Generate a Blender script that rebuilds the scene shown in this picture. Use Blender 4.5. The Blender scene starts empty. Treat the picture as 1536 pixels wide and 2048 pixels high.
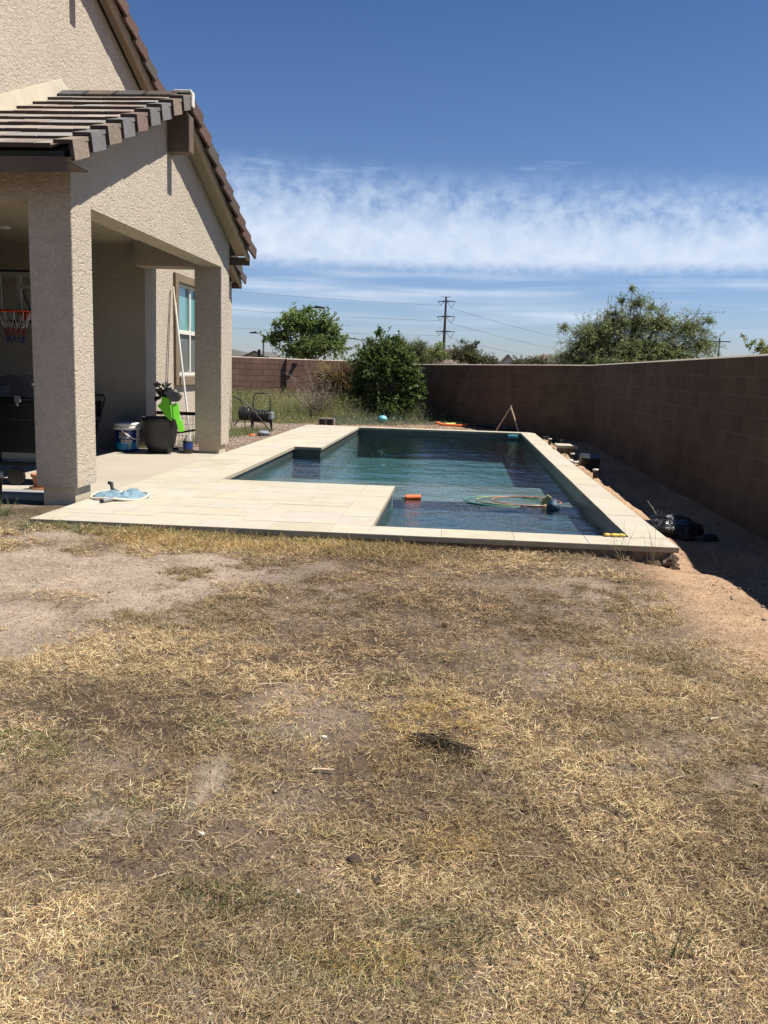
import bpy, math, random
import numpy as np
from mathutils import Vector, Matrix

SC = bpy.context.scene
COL = SC.collection
rng = np.random.default_rng(7)
random.seed(7)

# ------------------------------------------------------------------ camera
cam_d = bpy.data.cameras.new('camera'); cam = bpy.data.objects.new('camera', cam_d); COL.objects.link(cam)
PITCH, YAW, ROLL, CAMH = -0.1586, 0.0789, 0.0303, 1.3496
F0 = Vector((-math.sin(YAW), math.cos(YAW), 0)); R0 = Vector((math.cos(YAW), math.sin(YAW), 0)); U0 = Vector((0, 0, 1))
FW = F0*math.cos(PITCH)+U0*math.sin(PITCH); UP = F0*(-math.sin(PITCH))+U0*math.cos(PITCH)
RT = R0*math.cos(ROLL)+UP*math.sin(ROLL); UP2 = R0*(-math.sin(ROLL))+UP*math.cos(ROLL)
cam.matrix_world = Matrix(((RT.x, UP2.x, -FW.x, 0), (RT.y, UP2.y, -FW.y, 0), (RT.z, UP2.z, -FW.z, CAMH), (0, 0, 0, 1)))
cam_d.sensor_fit = 'VERTICAL'; cam_d.sensor_height = 36; cam_d.lens = 36*1763.87/2048
cam_d.clip_start = .05; cam_d.clip_end = 6000
SC.camera = cam
SC.render.resolution_x, SC.render.resolution_y = 768, 1024

# ------------------------------------------------------------------ light
SUN = Vector((.56, .031, 1)).normalized()
SUN_EL = math.asin(SUN.z); SUN_AZ = math.atan2(SUN.x, SUN.y)
sl = bpy.data.lights.new('sun', 'SUN'); sl.energy = 5.0; sl.angle = math.radians(.53); sl.color = (1, .95, .86)
so = bpy.data.objects.new('sun', sl); COL.objects.link(so); so.rotation_euler = SUN.to_track_quat('Z', 'Y').to_euler()
so.location = (40, 5, 70)

SKY_S = .05
w = bpy.data.worlds.new('World'); SC.world = w; w.use_nodes = True
def build_world():
    nt = w.node_tree; N = nt.nodes; L = nt.links; N.clear()
    def n(t, **k):
        a = N.new(t)
        for q, v in k.items(): setattr(a, q, v)
        return a
    def mth(op, a, b=None, c=None, clamp=False):
        m = n('ShaderNodeMath', operation=op); m.use_clamp = clamp
        for i, v in enumerate((a, b, c)):
            if v is None: continue
            if isinstance(v, (int, float)): m.inputs[i].default_value = v
            else: L.new(v, m.inputs[i])
        return m.outputs[0]
    def sstep(x, a, b):
        m = n('ShaderNodeMapRange', interpolation_type='SMOOTHSTEP')
        L.new(x, m.inputs[0])
        for i, v in ((1, a), (2, b)):
            if isinstance(v, (int, float)): m.inputs[i].default_value = v
            else: L.new(v, m.inputs[i])
        return m.outputs[0]
    out = n('ShaderNodeOutputWorld'); bg = n('ShaderNodeBackground')
    sky = n('ShaderNodeTexSky', sky_type='NISHITA'); sky.sun_disc = False
    sky.sun_elevation = SUN_EL; sky.sun_rotation = SUN_AZ
    sky.altitude = 400; sky.air_density = 1.0; sky.dust_density = .6; sky.ozone_density = 2.2
    geo = n('ShaderNodeTexCoord'); sep = n('ShaderNodeSeparateXYZ'); L.new(geo.outputs['Generated'], sep.inputs[0])
    X, Y, Z = sep.outputs
    h = mth('SQRT', mth('ADD', mth('MULTIPLY', X, X), mth('MULTIPLY', Y, Y)))
    t = mth('DIVIDE', Z, h)                      # tangent of the elevation
    u = mth('ARCTAN2', X, Y)                     # azimuth
    # tint the sky by height; unseen zenith dimmed to weaken the ambient light
    ramp = n('ShaderNodeValToRGB'); e = ramp.color_ramp.elements
    e[0].position = 0; e[0].color = (1.18, 1.26, 1.62, 1)
    e[1].position = 1; e[1].color = (.24, .30, .42, 1)
    for p_, c_ in ((.0515, (1.10, 1.16, 1.38)), (.20, (.80, .92, 1.18)), (.453, (.66, .80, 1.06))): em = e.new(p_); em.color = (*c_, 1)
    L.new(sstep(t, .0, 1.6), ramp.inputs[0])
    mul = n('ShaderNodeMix', data_type='RGBA', blend_type='MULTIPLY'); mul.inputs[0].default_value = 1
    L.new(sky.outputs[0], mul.inputs[6]); L.new(ramp.outputs[0], mul.inputs[7])
    hsv = n('ShaderNodeHueSaturation'); hsv.inputs['Saturation'].default_value = 1.10; L.new(mul.outputs[2], hsv.inputs['Color'])
    def noise(sx, sy, scale, detail=4, rough=.55, dist=0.0):
        cx = n('ShaderNodeCombineXYZ'); L.new(mth('MULTIPLY', u, sx), cx.inputs[0]); L.new(mth('MULTIPLY', t, sy), cx.inputs[1])
        t_ = n('ShaderNodeTexNoise'); t_.inputs['Scale'].default_value = scale; t_.inputs['Detail'].default_value = detail
        t_.inputs['Roughness'].default_value = rough; t_.inputs['Distortion'].default_value = dist
        L.new(cx.outputs[0], t_.inputs['Vector']); return t_.outputs[0]
    big = noise(1, 2, 5, 3); puff = noise(1, 1.1, 40, 3, .5, .3); fine = noise(1, 1.25, 95, 4, .6, .3); streak = noise(1.0, 17, 2.6, 3, .5); wisp = noise(1.2, .30, 34, 4, .6)
    # the ripple cloud bank
    hi = mth('ADD', mth('ADD', .2235, mth('MULTIPLY', u, -.034)), mth('MULTIPLY', mth('SUBTRACT', wisp, .5), .018))
    lo = mth('ADD', .1105, mth('MULTIPLY', mth('SUBTRACT', puff, .5), .014))
    lo = mth('ADD', lo, mth('MULTIPLY', mth('SUBTRACT', fine, .5), .012))
    bank_hi = sstep(mth('SUBTRACT', hi, t), -.004, .045)
    bank_lo = sstep(mth('SUBTRACT', t, lo), -.006, .014)
    body = mth('MULTIPLY', bank_hi, bank_lo)
    thick = sstep(mth('SUBTRACT', hi, t), .0, .105)      # denser towards its base
    holes = sstep(mth('ADD', mth('MULTIPLY', puff, .6), mth('MULTIPLY', fine, .4)), .26, .70)
    solid = mth('MULTIPLY', sstep(mth('ADD', thick, mth('MULTIPLY', mth('SUBTRACT', big, .5), .5)), .30, .85), .80)
    dens = mth('ADD', solid, mth('MULTIPLY', mth('SUBTRACT', 1.0, solid), mth('ADD', mth('MULTIPLY', holes, .72), .10)), clamp=True)
    bank = mth('MULTIPLY', body, mth('MULTIPLY', dens, .93))
    # faint long streaks below the bank
    s_mask = mth('MULTIPLY', sstep(t, .035, .06), mth('SUBTRACT', 1.0, sstep(t, .098, .115)))
    str_ = mth('MULTIPLY', mth('MULTIPLY', sstep(streak, .40, .68), s_mask), .68)
    # a few high wisps above
    h_mask = mth('MULTIPLY', sstep(t, .195, .212), mth('SUBTRACT', 1.0, sstep(t, .225, .25)))
    hw = mth('MULTIPLY', mth('MULTIPLY', sstep(noise(1, 9, 7, 5, .6), .57, .75), h_mask), .35)
    dsum = mth('ADD', mth('ADD', bank, str_), hw, clamp=True)
    tone = n('ShaderNodeMix', data_type='RGBA'); L.new(mth('MULTIPLY', thick, mth('ADD', .25, mth('MULTIPLY', puff, .9)), clamp=True), tone.inputs[0])
    k = 1/SKY_S
    tone.inputs[6].default_value = (.36*k, .46*k, .62*k, 1); tone.inputs[7].default_value = (.58*k, .63*k, .70*k, 1)
    mx = n('ShaderNodeMix', data_type='RGBA'); L.new(dsum, mx.inputs[0]); L.new(hsv.outputs[0], mx.inputs[6]); L.new(tone.outputs[2], mx.inputs[7])
    L.new(mx.outputs[2], bg.inputs[0]); bg.inputs[1].default_value = SKY_S
    L.new(bg.outputs[0], out.inputs[0])
build_world()
vs = SC.view_settings; vs.view_transform = 'Standard'; vs.look = 'None'; vs.exposure = .55; vs.gamma = 1
try: vs.use_curve_mapping = False
except Exception: pass
SC.render.engine = 'CYCLES'
cy = SC.cycles; cy.max_bounces = 10; cy.diffuse_bounces = 1; cy.transparent_max_bounces = 16; cy.use_denoising = True
cy.caustics_reflective = False; cy.caustics_refractive = False
try: cy.denoiser = 'OPENIMAGEDENOISE'; cy.denoising_prefilter = 'NONE'
except Exception: pass

# ------------------------------------------------------------------ materials
MATS = {}
class NB:
    """small node-tree helper"""
    def __init__(s, name):
        s.m = bpy.data.materials.new(name); s.m.use_nodes = True; s.nt = s.m.node_tree; s.N = s.nt.nodes; s.L = s.nt.links
        s.N.clear(); s.out = s.N.new('ShaderNodeOutputMaterial'); s.b = s.N.new('ShaderNodeBsdfPrincipled'); s.L.new(s.b.outputs[0], s.out.inputs[0])
        s.tc = None; MATS[name] = s.m
    def node(s, t, **k):
        a = s.N.new(t)
        for q, v in k.items(): setattr(a, q, v)
        return a
    def coord(s, which='Object', scale=None):
        if s.tc is None: s.tc = s.node('ShaderNodeTexCoord')
        o = s.tc.outputs[which]
        if scale:
            mp = s.node('ShaderNodeMapping'); mp.inputs['Scale'].default_value = scale; s.L.new(o, mp.inputs[0]); o = mp.outputs[0]
        return o
    def noise(s, scale, detail=4, rough=.55, dist=0, vec=None, out=0):
        t = s.node('ShaderNodeTexNoise'); t.inputs['Scale'].default_value = scale; t.inputs['Detail'].default_value = detail
        t.inputs['Roughness'].default_value = rough; t.inputs['Distortion'].default_value = dist
        s.L.new(vec if vec is not None else s.coord(), t.inputs['Vector']); return t.outputs[out]
    def vor(s, scale, feature='F1', vec=None, out='Distance'):
        t = s.node('ShaderNodeTexVoronoi', feature=feature); t.inputs['Scale'].default_value = scale
        s.L.new(vec if vec is not None else s.coord(), t.inputs['Vector']); return t.outputs[out]
    def ramp(s, f, stops):
        r = s.node('ShaderNodeValToRGB'); el = r.color_ramp.elements
        while len(el) < len(stops): el.new(.5)
        for e, (p, c) in zip(el, stops):
            e.position = p; e.color = (c, c, c, 1) if isinstance(c, (int, float)) else (*c, 1)
        s.L.new(f, r.inputs[0]); return r.outputs[0]
    def mix(s, f, a, b, mode='MIX'):
        m = s.node('ShaderNodeMix', data_type='RGBA', blend_type=mode)
        for i, v in ((0, f), (6, a), (7, b)):
            if isinstance(v, (int, float)): m.inputs[i].default_value = v
            elif isinstance(v, tuple): m.inputs[i].default_value = (*v, 1)
            else: s.L.new(v, m.inputs[i])
        return m.outputs[2]
    def math(s, op, a, b=None, clamp=False):
        m = s.node('ShaderNodeMath', operation=op); m.use_clamp = clamp
        for i, v in enumerate((a, b)):
            if v is None: continue
            if isinstance(v, (int, float)): m.inputs[i].default_value = v
            else: s.L.new(v, m.inputs[i])
        return m.outputs[0]
    def attr(s, name='Col'):
        a = s.node('ShaderNodeAttribute', attribute_name=name); return a.outputs['Color']
    def set(s, **k):
        for q, v in k.items():
            i = s.b.inputs[q.replace('_', ' ')]
            if isinstance(v, (int, float)): i.default_value = v
            elif isinstance(v, tuple): i.default_value = (*v, 1) if len(v) == 3 else v
            else: s.L.new(v, i)
        return s
    def bump(s, h, strength=.5, dist=.01, prev=None):
        b = s.node('ShaderNodeBump'); b.inputs['Strength'].default_value = strength; b.inputs['Distance'].default_value = dist
        s.L.new(h, b.inputs['Height'])
        if prev is not None: s.L.new(prev, b.inputs['Normal'])
        s.L.new(b.outputs[0], s.b.inputs['Normal']); return b.outputs[0]

def simple(name, c1, c2=None, scale=8, rough=.6, bump=0, bscale=40, metallic=0, spec=.5, bdist=.004):
    n = NB(name); n.set(Roughness=rough, Metallic=metallic); n.b.inputs['Specular IOR Level'].default_value = spec
    if c2: n.set(Base_Color=n.mix(n.ramp(n.noise(scale), [(.35, 0), (.65, 1)]), c1, c2))
    else: n.set(Base_Color=c1)
    if bump: n.bump(n.noise(bscale), bump, bdist)
    return n.m

def stucco(name, c1, c2, amp=1.0):
    n = NB(name)
    v = n.coord('Object')
    warp = n.noise(6, 2, .5, 0, v, 1)
    vv = n.node('ShaderNodeVectorMath', operation='MULTIPLY_ADD'); n.L.new(warp, vv.inputs[0]); vv.inputs[1].default_value = (.10, .10, .06); n.L.new(v, vv.inputs[2])
    mp = n.node('ShaderNodeMapping'); mp.inputs['Scale'].default_value = (1, .75, 1.25); mp.inputs['Rotation'].default_value = (.5, 0, 0); n.L.new(vv.outputs[0], mp.inputs[0]); lace = n.noise(15, 3, .5, 1.3, mp.outputs[0])
    flat = n.ramp(lace, [(.40, 0), (.46, .75), (.53, 1), (.60, .55), (.72, .75)])
    grit = n.noise(150, 3, .6, 0, v)
    blot = n.noise(1.3, 4, .6, 0, v)
    col = n.mix(n.ramp(blot, [(.3, 0), (.7, 1)]), c1, c2)
    dirt = n.ramp(lace, [(.36, .92), (.45, 1)])  # shade put into the colour: hollows of the relief darkened
    col = n.mix(1.0, col, dirt, 'MULTIPLY')
    n.set(Base_Color=col, Roughness=.92); n.b.inputs['Specular IOR Level'].default_value = .2
    p = n.bump(flat, .60*amp, .019)
    n.bump(grit, .18*amp, .003, p)
    return n.m

stucco('stucco', (.50, .425, .335), (.545, .47, .375))
stucco('stucco_smooth', (.50, .43, .32), (.54, .46, .35), .25)
stucco('trim_brown', (.21, .155, .105), (.25, .19, .13), .7)
simple('wood_dark', (.115, .082, .056), (.15, .108, .075), 6, .75, .3, 30)
simple('wood_tan', (.33, .255, .175), (.38, .29, .20), 6, .75, .2, 30)
simple('ceiling_paint', (.42, .35, .26), (.45, .38, .28), 3, .9, .2, 90)
simple('flash_cream', (.66, .58, .44), (.60, .53, .40), 6, .7, .15, 20)
simple('mortar_white', (.72, .70, .64), (.60, .58, .52), 12, .9, .5, 50)
simple('tile_edge_shade', (.050, .036, .030), (.075, .055, .045), 12, .95, .3, 40)  # butt faces darkened for shade, over a dark tile body
simple('underlay', (.03, .028, .026), None, 8, .9)

def rooftile():
    n = NB('roof_tile'); a = n.attr()
    v = n.coord('Object', (1, 1, 1))
    f = n.noise(14, 5, .65, 0, v); g = n.noise(120, 3, .6, 0, v)
    c = n.mix(1.0, a, n.ramp(f, [(.25, .72), (.75, 1.18)]), 'MULTIPLY')
    c = n.mix(n.ramp(g, [(.55, 0), (.75, .35)]), c, (.40, .37, .33))
    n.set(Base_Color=c, Roughness=.88); n.b.inputs['Specular IOR Level'].default_value = .25
    lines = n.noise(5, 4, .6, .2, n.coord('Object', (6, 1.0, 11)))
    p = n.bump(lines, .6, .010); n.bump(f, .4, .004, p)
rooftile()

def travertine():
    n = NB('travertine'); a = n.attr(); v = n.coord('Object')
    vein = n.noise(5, 6, .65, .8, n.coord('Object', (1, 3.2, 1)))
    pit = n.noise(55, 4, .7, .3, v); stain = n.noise(1.1, 5, .6, 0, v)
    c = n.mix(1.0, a, n.ramp(vein, [(.28, .86), (.5, 1.0), (.72, 1.06)]), 'MULTIPLY')
    c = n.mix(n.ramp(pit, [(.60, 0), (.74, .30)]), c, (.36, .29, .19))
    c = n.mix(n.ramp(stain, [(.48, 0), (.72, .34)]), c, (.36, .28, .18))
    n.set(Base_Color=c, Roughness=.75); n.b.inputs['Specular IOR Level'].default_value = .3
    n.bump(pit, .25, .003)
travertine()
simple('grout', (.42, .37, .28), (.34, .29, .21), 5, .95)
def concrete():
    n = NB('concrete'); v = n.coord('Object')
    a = n.noise(.9, 6, .62, .3, v); b = n.noise(70, 4, .6, 0, v); s = n.noise(3.2, 5, .7, 1.0, v)
    c = n.mix(n.ramp(a, [(.35, 0), (.65, 1)]), (.40, .35, .275), (.45, .40, .325))
    c = n.mix(n.ramp(s, [(.55, 0), (.75, .35)]), c, (.40, .33, .24))
    c = n.mix(n.ramp(b, [(.6, 0), (.8, .3)]), c, (.36, .31, .24))
    n.set(Base_Color=c, Roughness=.85); n.bump(b, .15, .002)
concrete()
simple('concrete_rough', (.27, .205, .15), (.17, .12, .085), 14, .95, .9, 22, bdist=.02)
simple('pale_top_edge', (.62, .53, .43), (.50, .41, .33), 7, .95, .4, 60)  # pale strip added so the wall top shows a bright line
simple('cinder_grey', (.30, .28, .26), (.24, .22, .20), 20, .95, .5, 60)

def blockwall(name, c1, c2, mort, top):
    n = NB(name); uv = n.coord('UV')
    br = n.node('ShaderNodeTexBrick'); br.offset = .5; br.squash = 1
    br.inputs['Scale'].default_value = 1; br.inputs['Brick Width'].default_value = .4064; br.inputs['Row Height'].default_value = .2032
    br.inputs['Mortar Size'].default_value = .010; br.inputs['Mortar Smooth'].default_value = .35; br.inputs['Bias'].default_value = -.1
    br.inputs['Color1'].default_value = (*c1, 1); br.inputs['Color2'].default_value = (*c2, 1); br.inputs['Mortar'].default_value = (*mort, 1)
    n.L.new(uv, br.inputs['Vector'])
    v = n.coord('Object'); g = n.noise(90, 4, .7, 0, v); st = n.noise(.8, 5, .6, .4, v)
    c = n.mix(1.0, br.outputs['Color'], n.ramp(g, [(.25, .80), (.75, 1.16)]), 'MULTIPLY')
    c = n.mix(1.0, c, n.ramp(st, [(.3, .76), (.7, 1.2)]), 'MULTIPLY')
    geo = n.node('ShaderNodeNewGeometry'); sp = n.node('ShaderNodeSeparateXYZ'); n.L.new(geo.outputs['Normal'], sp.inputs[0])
    c = n.mix(n.math('GREATER_THAN', sp.outputs[2], .7), c, top)  # upward faces painted paler, for the sunlit wall top
    eff = n.noise(1.6, 6, .7, .6, n.coord('Object', (1, 1, .55)))
    c = n.mix(n.ramp(eff, [(.56, 0), (.74, .30)]), c, (.26, .20, .165))
    n.set(Base_Color=c, Roughness=.95); n.b.inputs['Specular IOR Level'].default_value = .15
    inv = n.math('SUBTRACT', 1, br.outputs['Fac'])
    p = n.bump(inv, .8, .010); n.bump(g, .5, .006, p)
blockwall('block_wall', (.110, .071, .052), (.144, .093, .068), (.172, .120, .093), (.50, .41, .33))  # same blocks made darker, the shade put into the colour
blockwall('block_wall_lit', (.205, .120, .088), (.245, .148, .112), (.095, .058, .044), (.42, .33, .27))  # lighter copy of the same blocks for the sunlit walls

def pooltile():
    n = NB('pool_tile'); v = n.coord('Object')
    f = n.noise(9, 4, .6, .3, n.coord('Object', (1, 1, 6))); k = n.noise(40, 3, .6, 0, v)
    c = n.mix(n.ramp(f, [(.35, 0), (.7, 1)]), (.040, .048, .046), (.085, .098, .095))
    c = n.mix(n.ramp(k, [(.6, 0), (.8, .4)]), c, (.16, .17, .16))
    n.set(Base_Color=c, Roughness=.35)
pooltile()
def plaster():
    n = NB('pool_plaster'); v = n.coord('Object'); a = n.attr()
    f = n.noise(3.5, 5, .6, .3, v); g = n.noise(30, 3, .6, 0, v)
    c = n.mix(1.0, a, n.ramp(f, [(.3, .80), (.7, 1.18)]), 'MULTIPLY')
    c = n.mix(1.0, c, n.ramp(g, [(.3, .85), (.7, 1.12)]), 'MULTIPLY')
    n.set(Base_Color=c, Roughness=.8)
plaster()
def water():
    n = NB('water'); n.N.remove(n.b)
    v = n.coord('Object')
    a = n.noise(7, 3, .55, .6, n.coord('Object', (1.0, 1.0, 1))); b = n.noise(22, 3, .55, .4, n.coord('Object', (.8, 1.3, 1))); c = n.noise(1.6, 2, .5, .2, v)
    h = n.math('ADD', n.math('ADD', n.math('MULTIPLY', a, .75), n.math('MULTIPLY', b, .26)), n.math('MULTIPLY', c, .8))
    bp = n.node('ShaderNodeBump'); bp.inputs['Strength'].default_value = 1.0; bp.inputs['Distance'].default_value = .012
    n.L.new(h, bp.inputs['Height'])
    gl = n.node('ShaderNodeBsdfGlossy'); gl.inputs['Roughness'].default_value = .015; gl.inputs['Color'].default_value = (1, 1, 1, 1); n.L.new(bp.outputs[0], gl.inputs['Normal'])
    tr = n.node('ShaderNodeBsdfTransparent'); tr.inputs['Color'].default_value = (.74, .90, .90, 1)
    fr = n.node('ShaderNodeFresnel'); fr.inputs['IOR'].default_value = 1.42; n.L.new(bp.outputs[0], fr.inputs['Normal'])
    mx = n.node('ShaderNodeMixShader'); n.L.new(fr.outputs[0], mx.inputs[0]); n.L.new(tr.outputs[0], mx.inputs[1]); n.L.new(gl.outputs[0], mx.inputs[2])
    n.L.new(mx.outputs[0], n.out.inputs[0])
water()

def soil():
    n = NB('soil'); a = n.attr(); v = n.coord('Object')
    m = n.noise(2.3, 6, .65, .3, v); g = n.noise(26, 5, .7, 0, v); p = n.vor(70, 'F1', v); q = n.vor(190, 'F1', v)
    c = n.mix(1.0, a, n.ramp(m, [(.3, .78), (.7, 1.18)]), 'MULTIPLY')
    c = n.mix(1.0, c, n.ramp(g, [(.28, .62), (.5, 1.0), (.75, 1.22)]), 'MULTIPLY')
    peb = n.noise(85, 2, .5, 0, v)
    c = n.mix(n.ramp(peb, [(.66, 0), (.72, .65)]), c, (.46, .38, .30))
    c = n.mix(n.ramp(n.noise(60, 2, .5, 0, n.coord('Object', (1.3, 1.1, 1))), [(.67, 0), (.72, .7)]), c, (.06, .045, .035))
    n.set(Base_Color=c, Roughness=.97); n.b.inputs['Specular IOR Level'].default_value = .1
    b1 = n.bump(g, .9, .03); b2 = n.bump(p, .5, .008, b1); n.bump(q, .5, .004, b2)
soil()

def leafmat(name, trans=.3, rough=.5, spec=.35):
    n = NB(name); a = n.attr(); n.set(Base_Color=a, Roughness=rough); n.b.inputs['Specular IOR Level'].default_value = spec
    if trans:
        t = n.node('ShaderNodeBsdfTranslucent'); n.L.new(a, t.inputs['Color'])
        m = n.node('ShaderNodeMixShader'); m.inputs[0].default_value = trans
        n.L.new(n.b.outputs[0], m.inputs[1]); n.L.new(t.outputs[0], m.inputs[2]); n.L.new(m.outputs[0], n.out.inputs[0])
leafmat('leaf', .50, .45, .4); leafmat('straw', .12, .7, .25); leafmat('twig', 0, .8, .2); leafmat('stone', 0, .9, .2)
simple('bark', (.16, .12, .085), (.09, .065, .045), 25, .9, .7, 30)

simple('black_plastic', (.022, .022, .023), (.030, .030, .031), 9, .42)
simple('black_metal', (.014, .014, .015), None, 9, .38, 0, 40, 0, .5)
simple('grey_lid', (.055, .055, .056), (.07, .07, .07), 8, .42)
simple('pot_black', (.026, .026, .027), (.034, .033, .032), 5, .55, .1, 50)
simple('green_bright', (.17, .62, .035), (.15, .57, .03), 4, .38)
simple('green_dark', (.035, .16, .015), (.03, .14, .012), 4, .42)
simple('white_plastic', (.78, .78, .75), (.72, .72, .69), 4, .45)
simple('white_vinyl', (.74, .71, .63), None, 4, .45)
simple('white_pole', (.80, .79, .74), (.74, .73, .69), 6, .35)
simple('yellow_plastic', (.72, .52, .10), (.66, .46, .08), 6, .45)
simple('label_navy', (.010, .030, .17), (.012, .045, .24), 5, .4)
simple('label_blue', (.02, .24, .52), (.03, .32, .62), 9, .4)
simple('label_grey', (.55, .55, .54), None, 5, .5)
simple('label_dark', (.03, .03, .04), None, 5, .5)
simple('maroon', (.12, .02, .035), None, 5, .5)
simple('terracotta', (.40, .165, .075), (.34, .135, .06), 9, .85, .2, 50)
simple('cardboard_grey', (.30, .30, .29), (.26, .26, .25), 8, .8)
simple('net_blue', (.22, .33, .40), (.13, .22, .29), 22, .75, .6, 40, bdist=.01)
simple('rim_cream', (.72, .64, .48), None, 5, .5)
simple('toy_cyan', (.12, .50, .58), (.18, .60, .66), 7, .45)
simple('toy_orange', (.78, .17, .035), (.70, .13, .03), 12, .6)
simple('toy_yellow', (.74, .66, .16), (.70, .60, .12), 9, .6)
simple('toy_teal', (.06, .26, .20), None, 5, .4)
simple('toy_red', (.62, .10, .07), None, 5, .4)
simple('toy_salmon', (.50, .20, .15), None, 5, .4)
simple('toy_blue', (.012, .05, .10), None, 5, .6)
simple('toy_lime', (.34, .37, .16), None, 5, .45)
simple('toy_pink', (.72, .20, .26), None, 5, .45)
simple('rim_orange', (.55, .045, .012), None, 5, .45)
simple('net_white', (.60, .56, .50), None, 5, .8)
simple('net_red', (.30, .03, .03), None, 5, .8)
simple('net_navy', (.03, .03, .14), None, 5, .8)
simple('frame_white', (.42, .42, .39), None, 5, .5)
simple('steel_pole', (.075, .068, .062), None, 5, .6, 0, 40, .0)
simple('lamp_metal', (.10, .10, .10), None, 5, .6)
simple('wire', (.10, .11, .13), None, 5, .6)
simple('steel_grey', (.30, .31, .33), None, 5, .45, 0, 40, .3)
simple('stone_blue', (.16, .18, .21), (.22, .24, .27), 10, .6)
simple('wood_stake', (.58, .46, .33), (.50, .38, .26), 20, .85, .3, 60)
simple('pipe_white', (.66, .63, .56), None, 5, .5)
simple('neighbour_wall', (.50, .43, .36), (.45, .385, .32), 2, .95)
simple('neighbour_pale', (.62, .57, .52), (.56, .51, .46), 2, .95)
simple('neighbour_fascia', (.10, .075, .06), None, 2, .8)
simple('cow_dung', (.045, .03, .022), (.075, .05, .035), 30, .9, .8, 40, bdist=.01)
def glass(name, tint, rough):
    n = NB(name); n.set(Base_Color=tint, Roughness=rough, Metallic=0.0); n.b.inputs['Specular IOR Level'].default_value = 1.0
    n.b.inputs['Coat Weight'].default_value = .6; n.b.inputs['Coat Roughness'].default_value = .02
    return n.m
glass('pane_sky_reflection', (.15, .36, .35), .10)  # teal stands in for sky reflected in the upper panes
glass('pane_screen', (.15, .155, .14), .45)
def tarp():
    n = NB('black_bag'); n.set(Base_Color=(.016, .016, .018), Roughness=.26); n.b.inputs['Specular IOR Level'].default_value = .7
    f = n.noise(11, 4, .6, 1.2); n.bump(f, .9, .03)
tarp()
def roof_grey(name, c1, c2, sx, sz):
    n = NB(name); uv = n.coord('UV'); br = n.node('ShaderNodeTexBrick'); br.offset = .5
    br.inputs['Scale'].default_value = 1; br.inputs['Brick Width'].default_value = sx; br.inputs['Row Height'].default_value = sz; br.inputs['Mortar Size'].default_value = .03
    br.inputs['Color1'].default_value = (*c1, 1); br.inputs['Color2'].default_value = (*c2, 1); br.inputs['Mortar'].default_value = (c1[0]*.35, c1[1]*.35, c1[2]*.35, 1)
    n.L.new(uv, br.inputs[0]); n.set(Base_Color=br.outputs[0], Roughness=.9); n.bump(br.outputs['Fac'], -.6, .04)
roof_grey('roof_slate', (.15, .14, .13), (.12, .112, .105), .33, .38)
roof_grey('roof_spanish', (.26, .20, .155), (.08, .055, .045), .9, .7)

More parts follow.
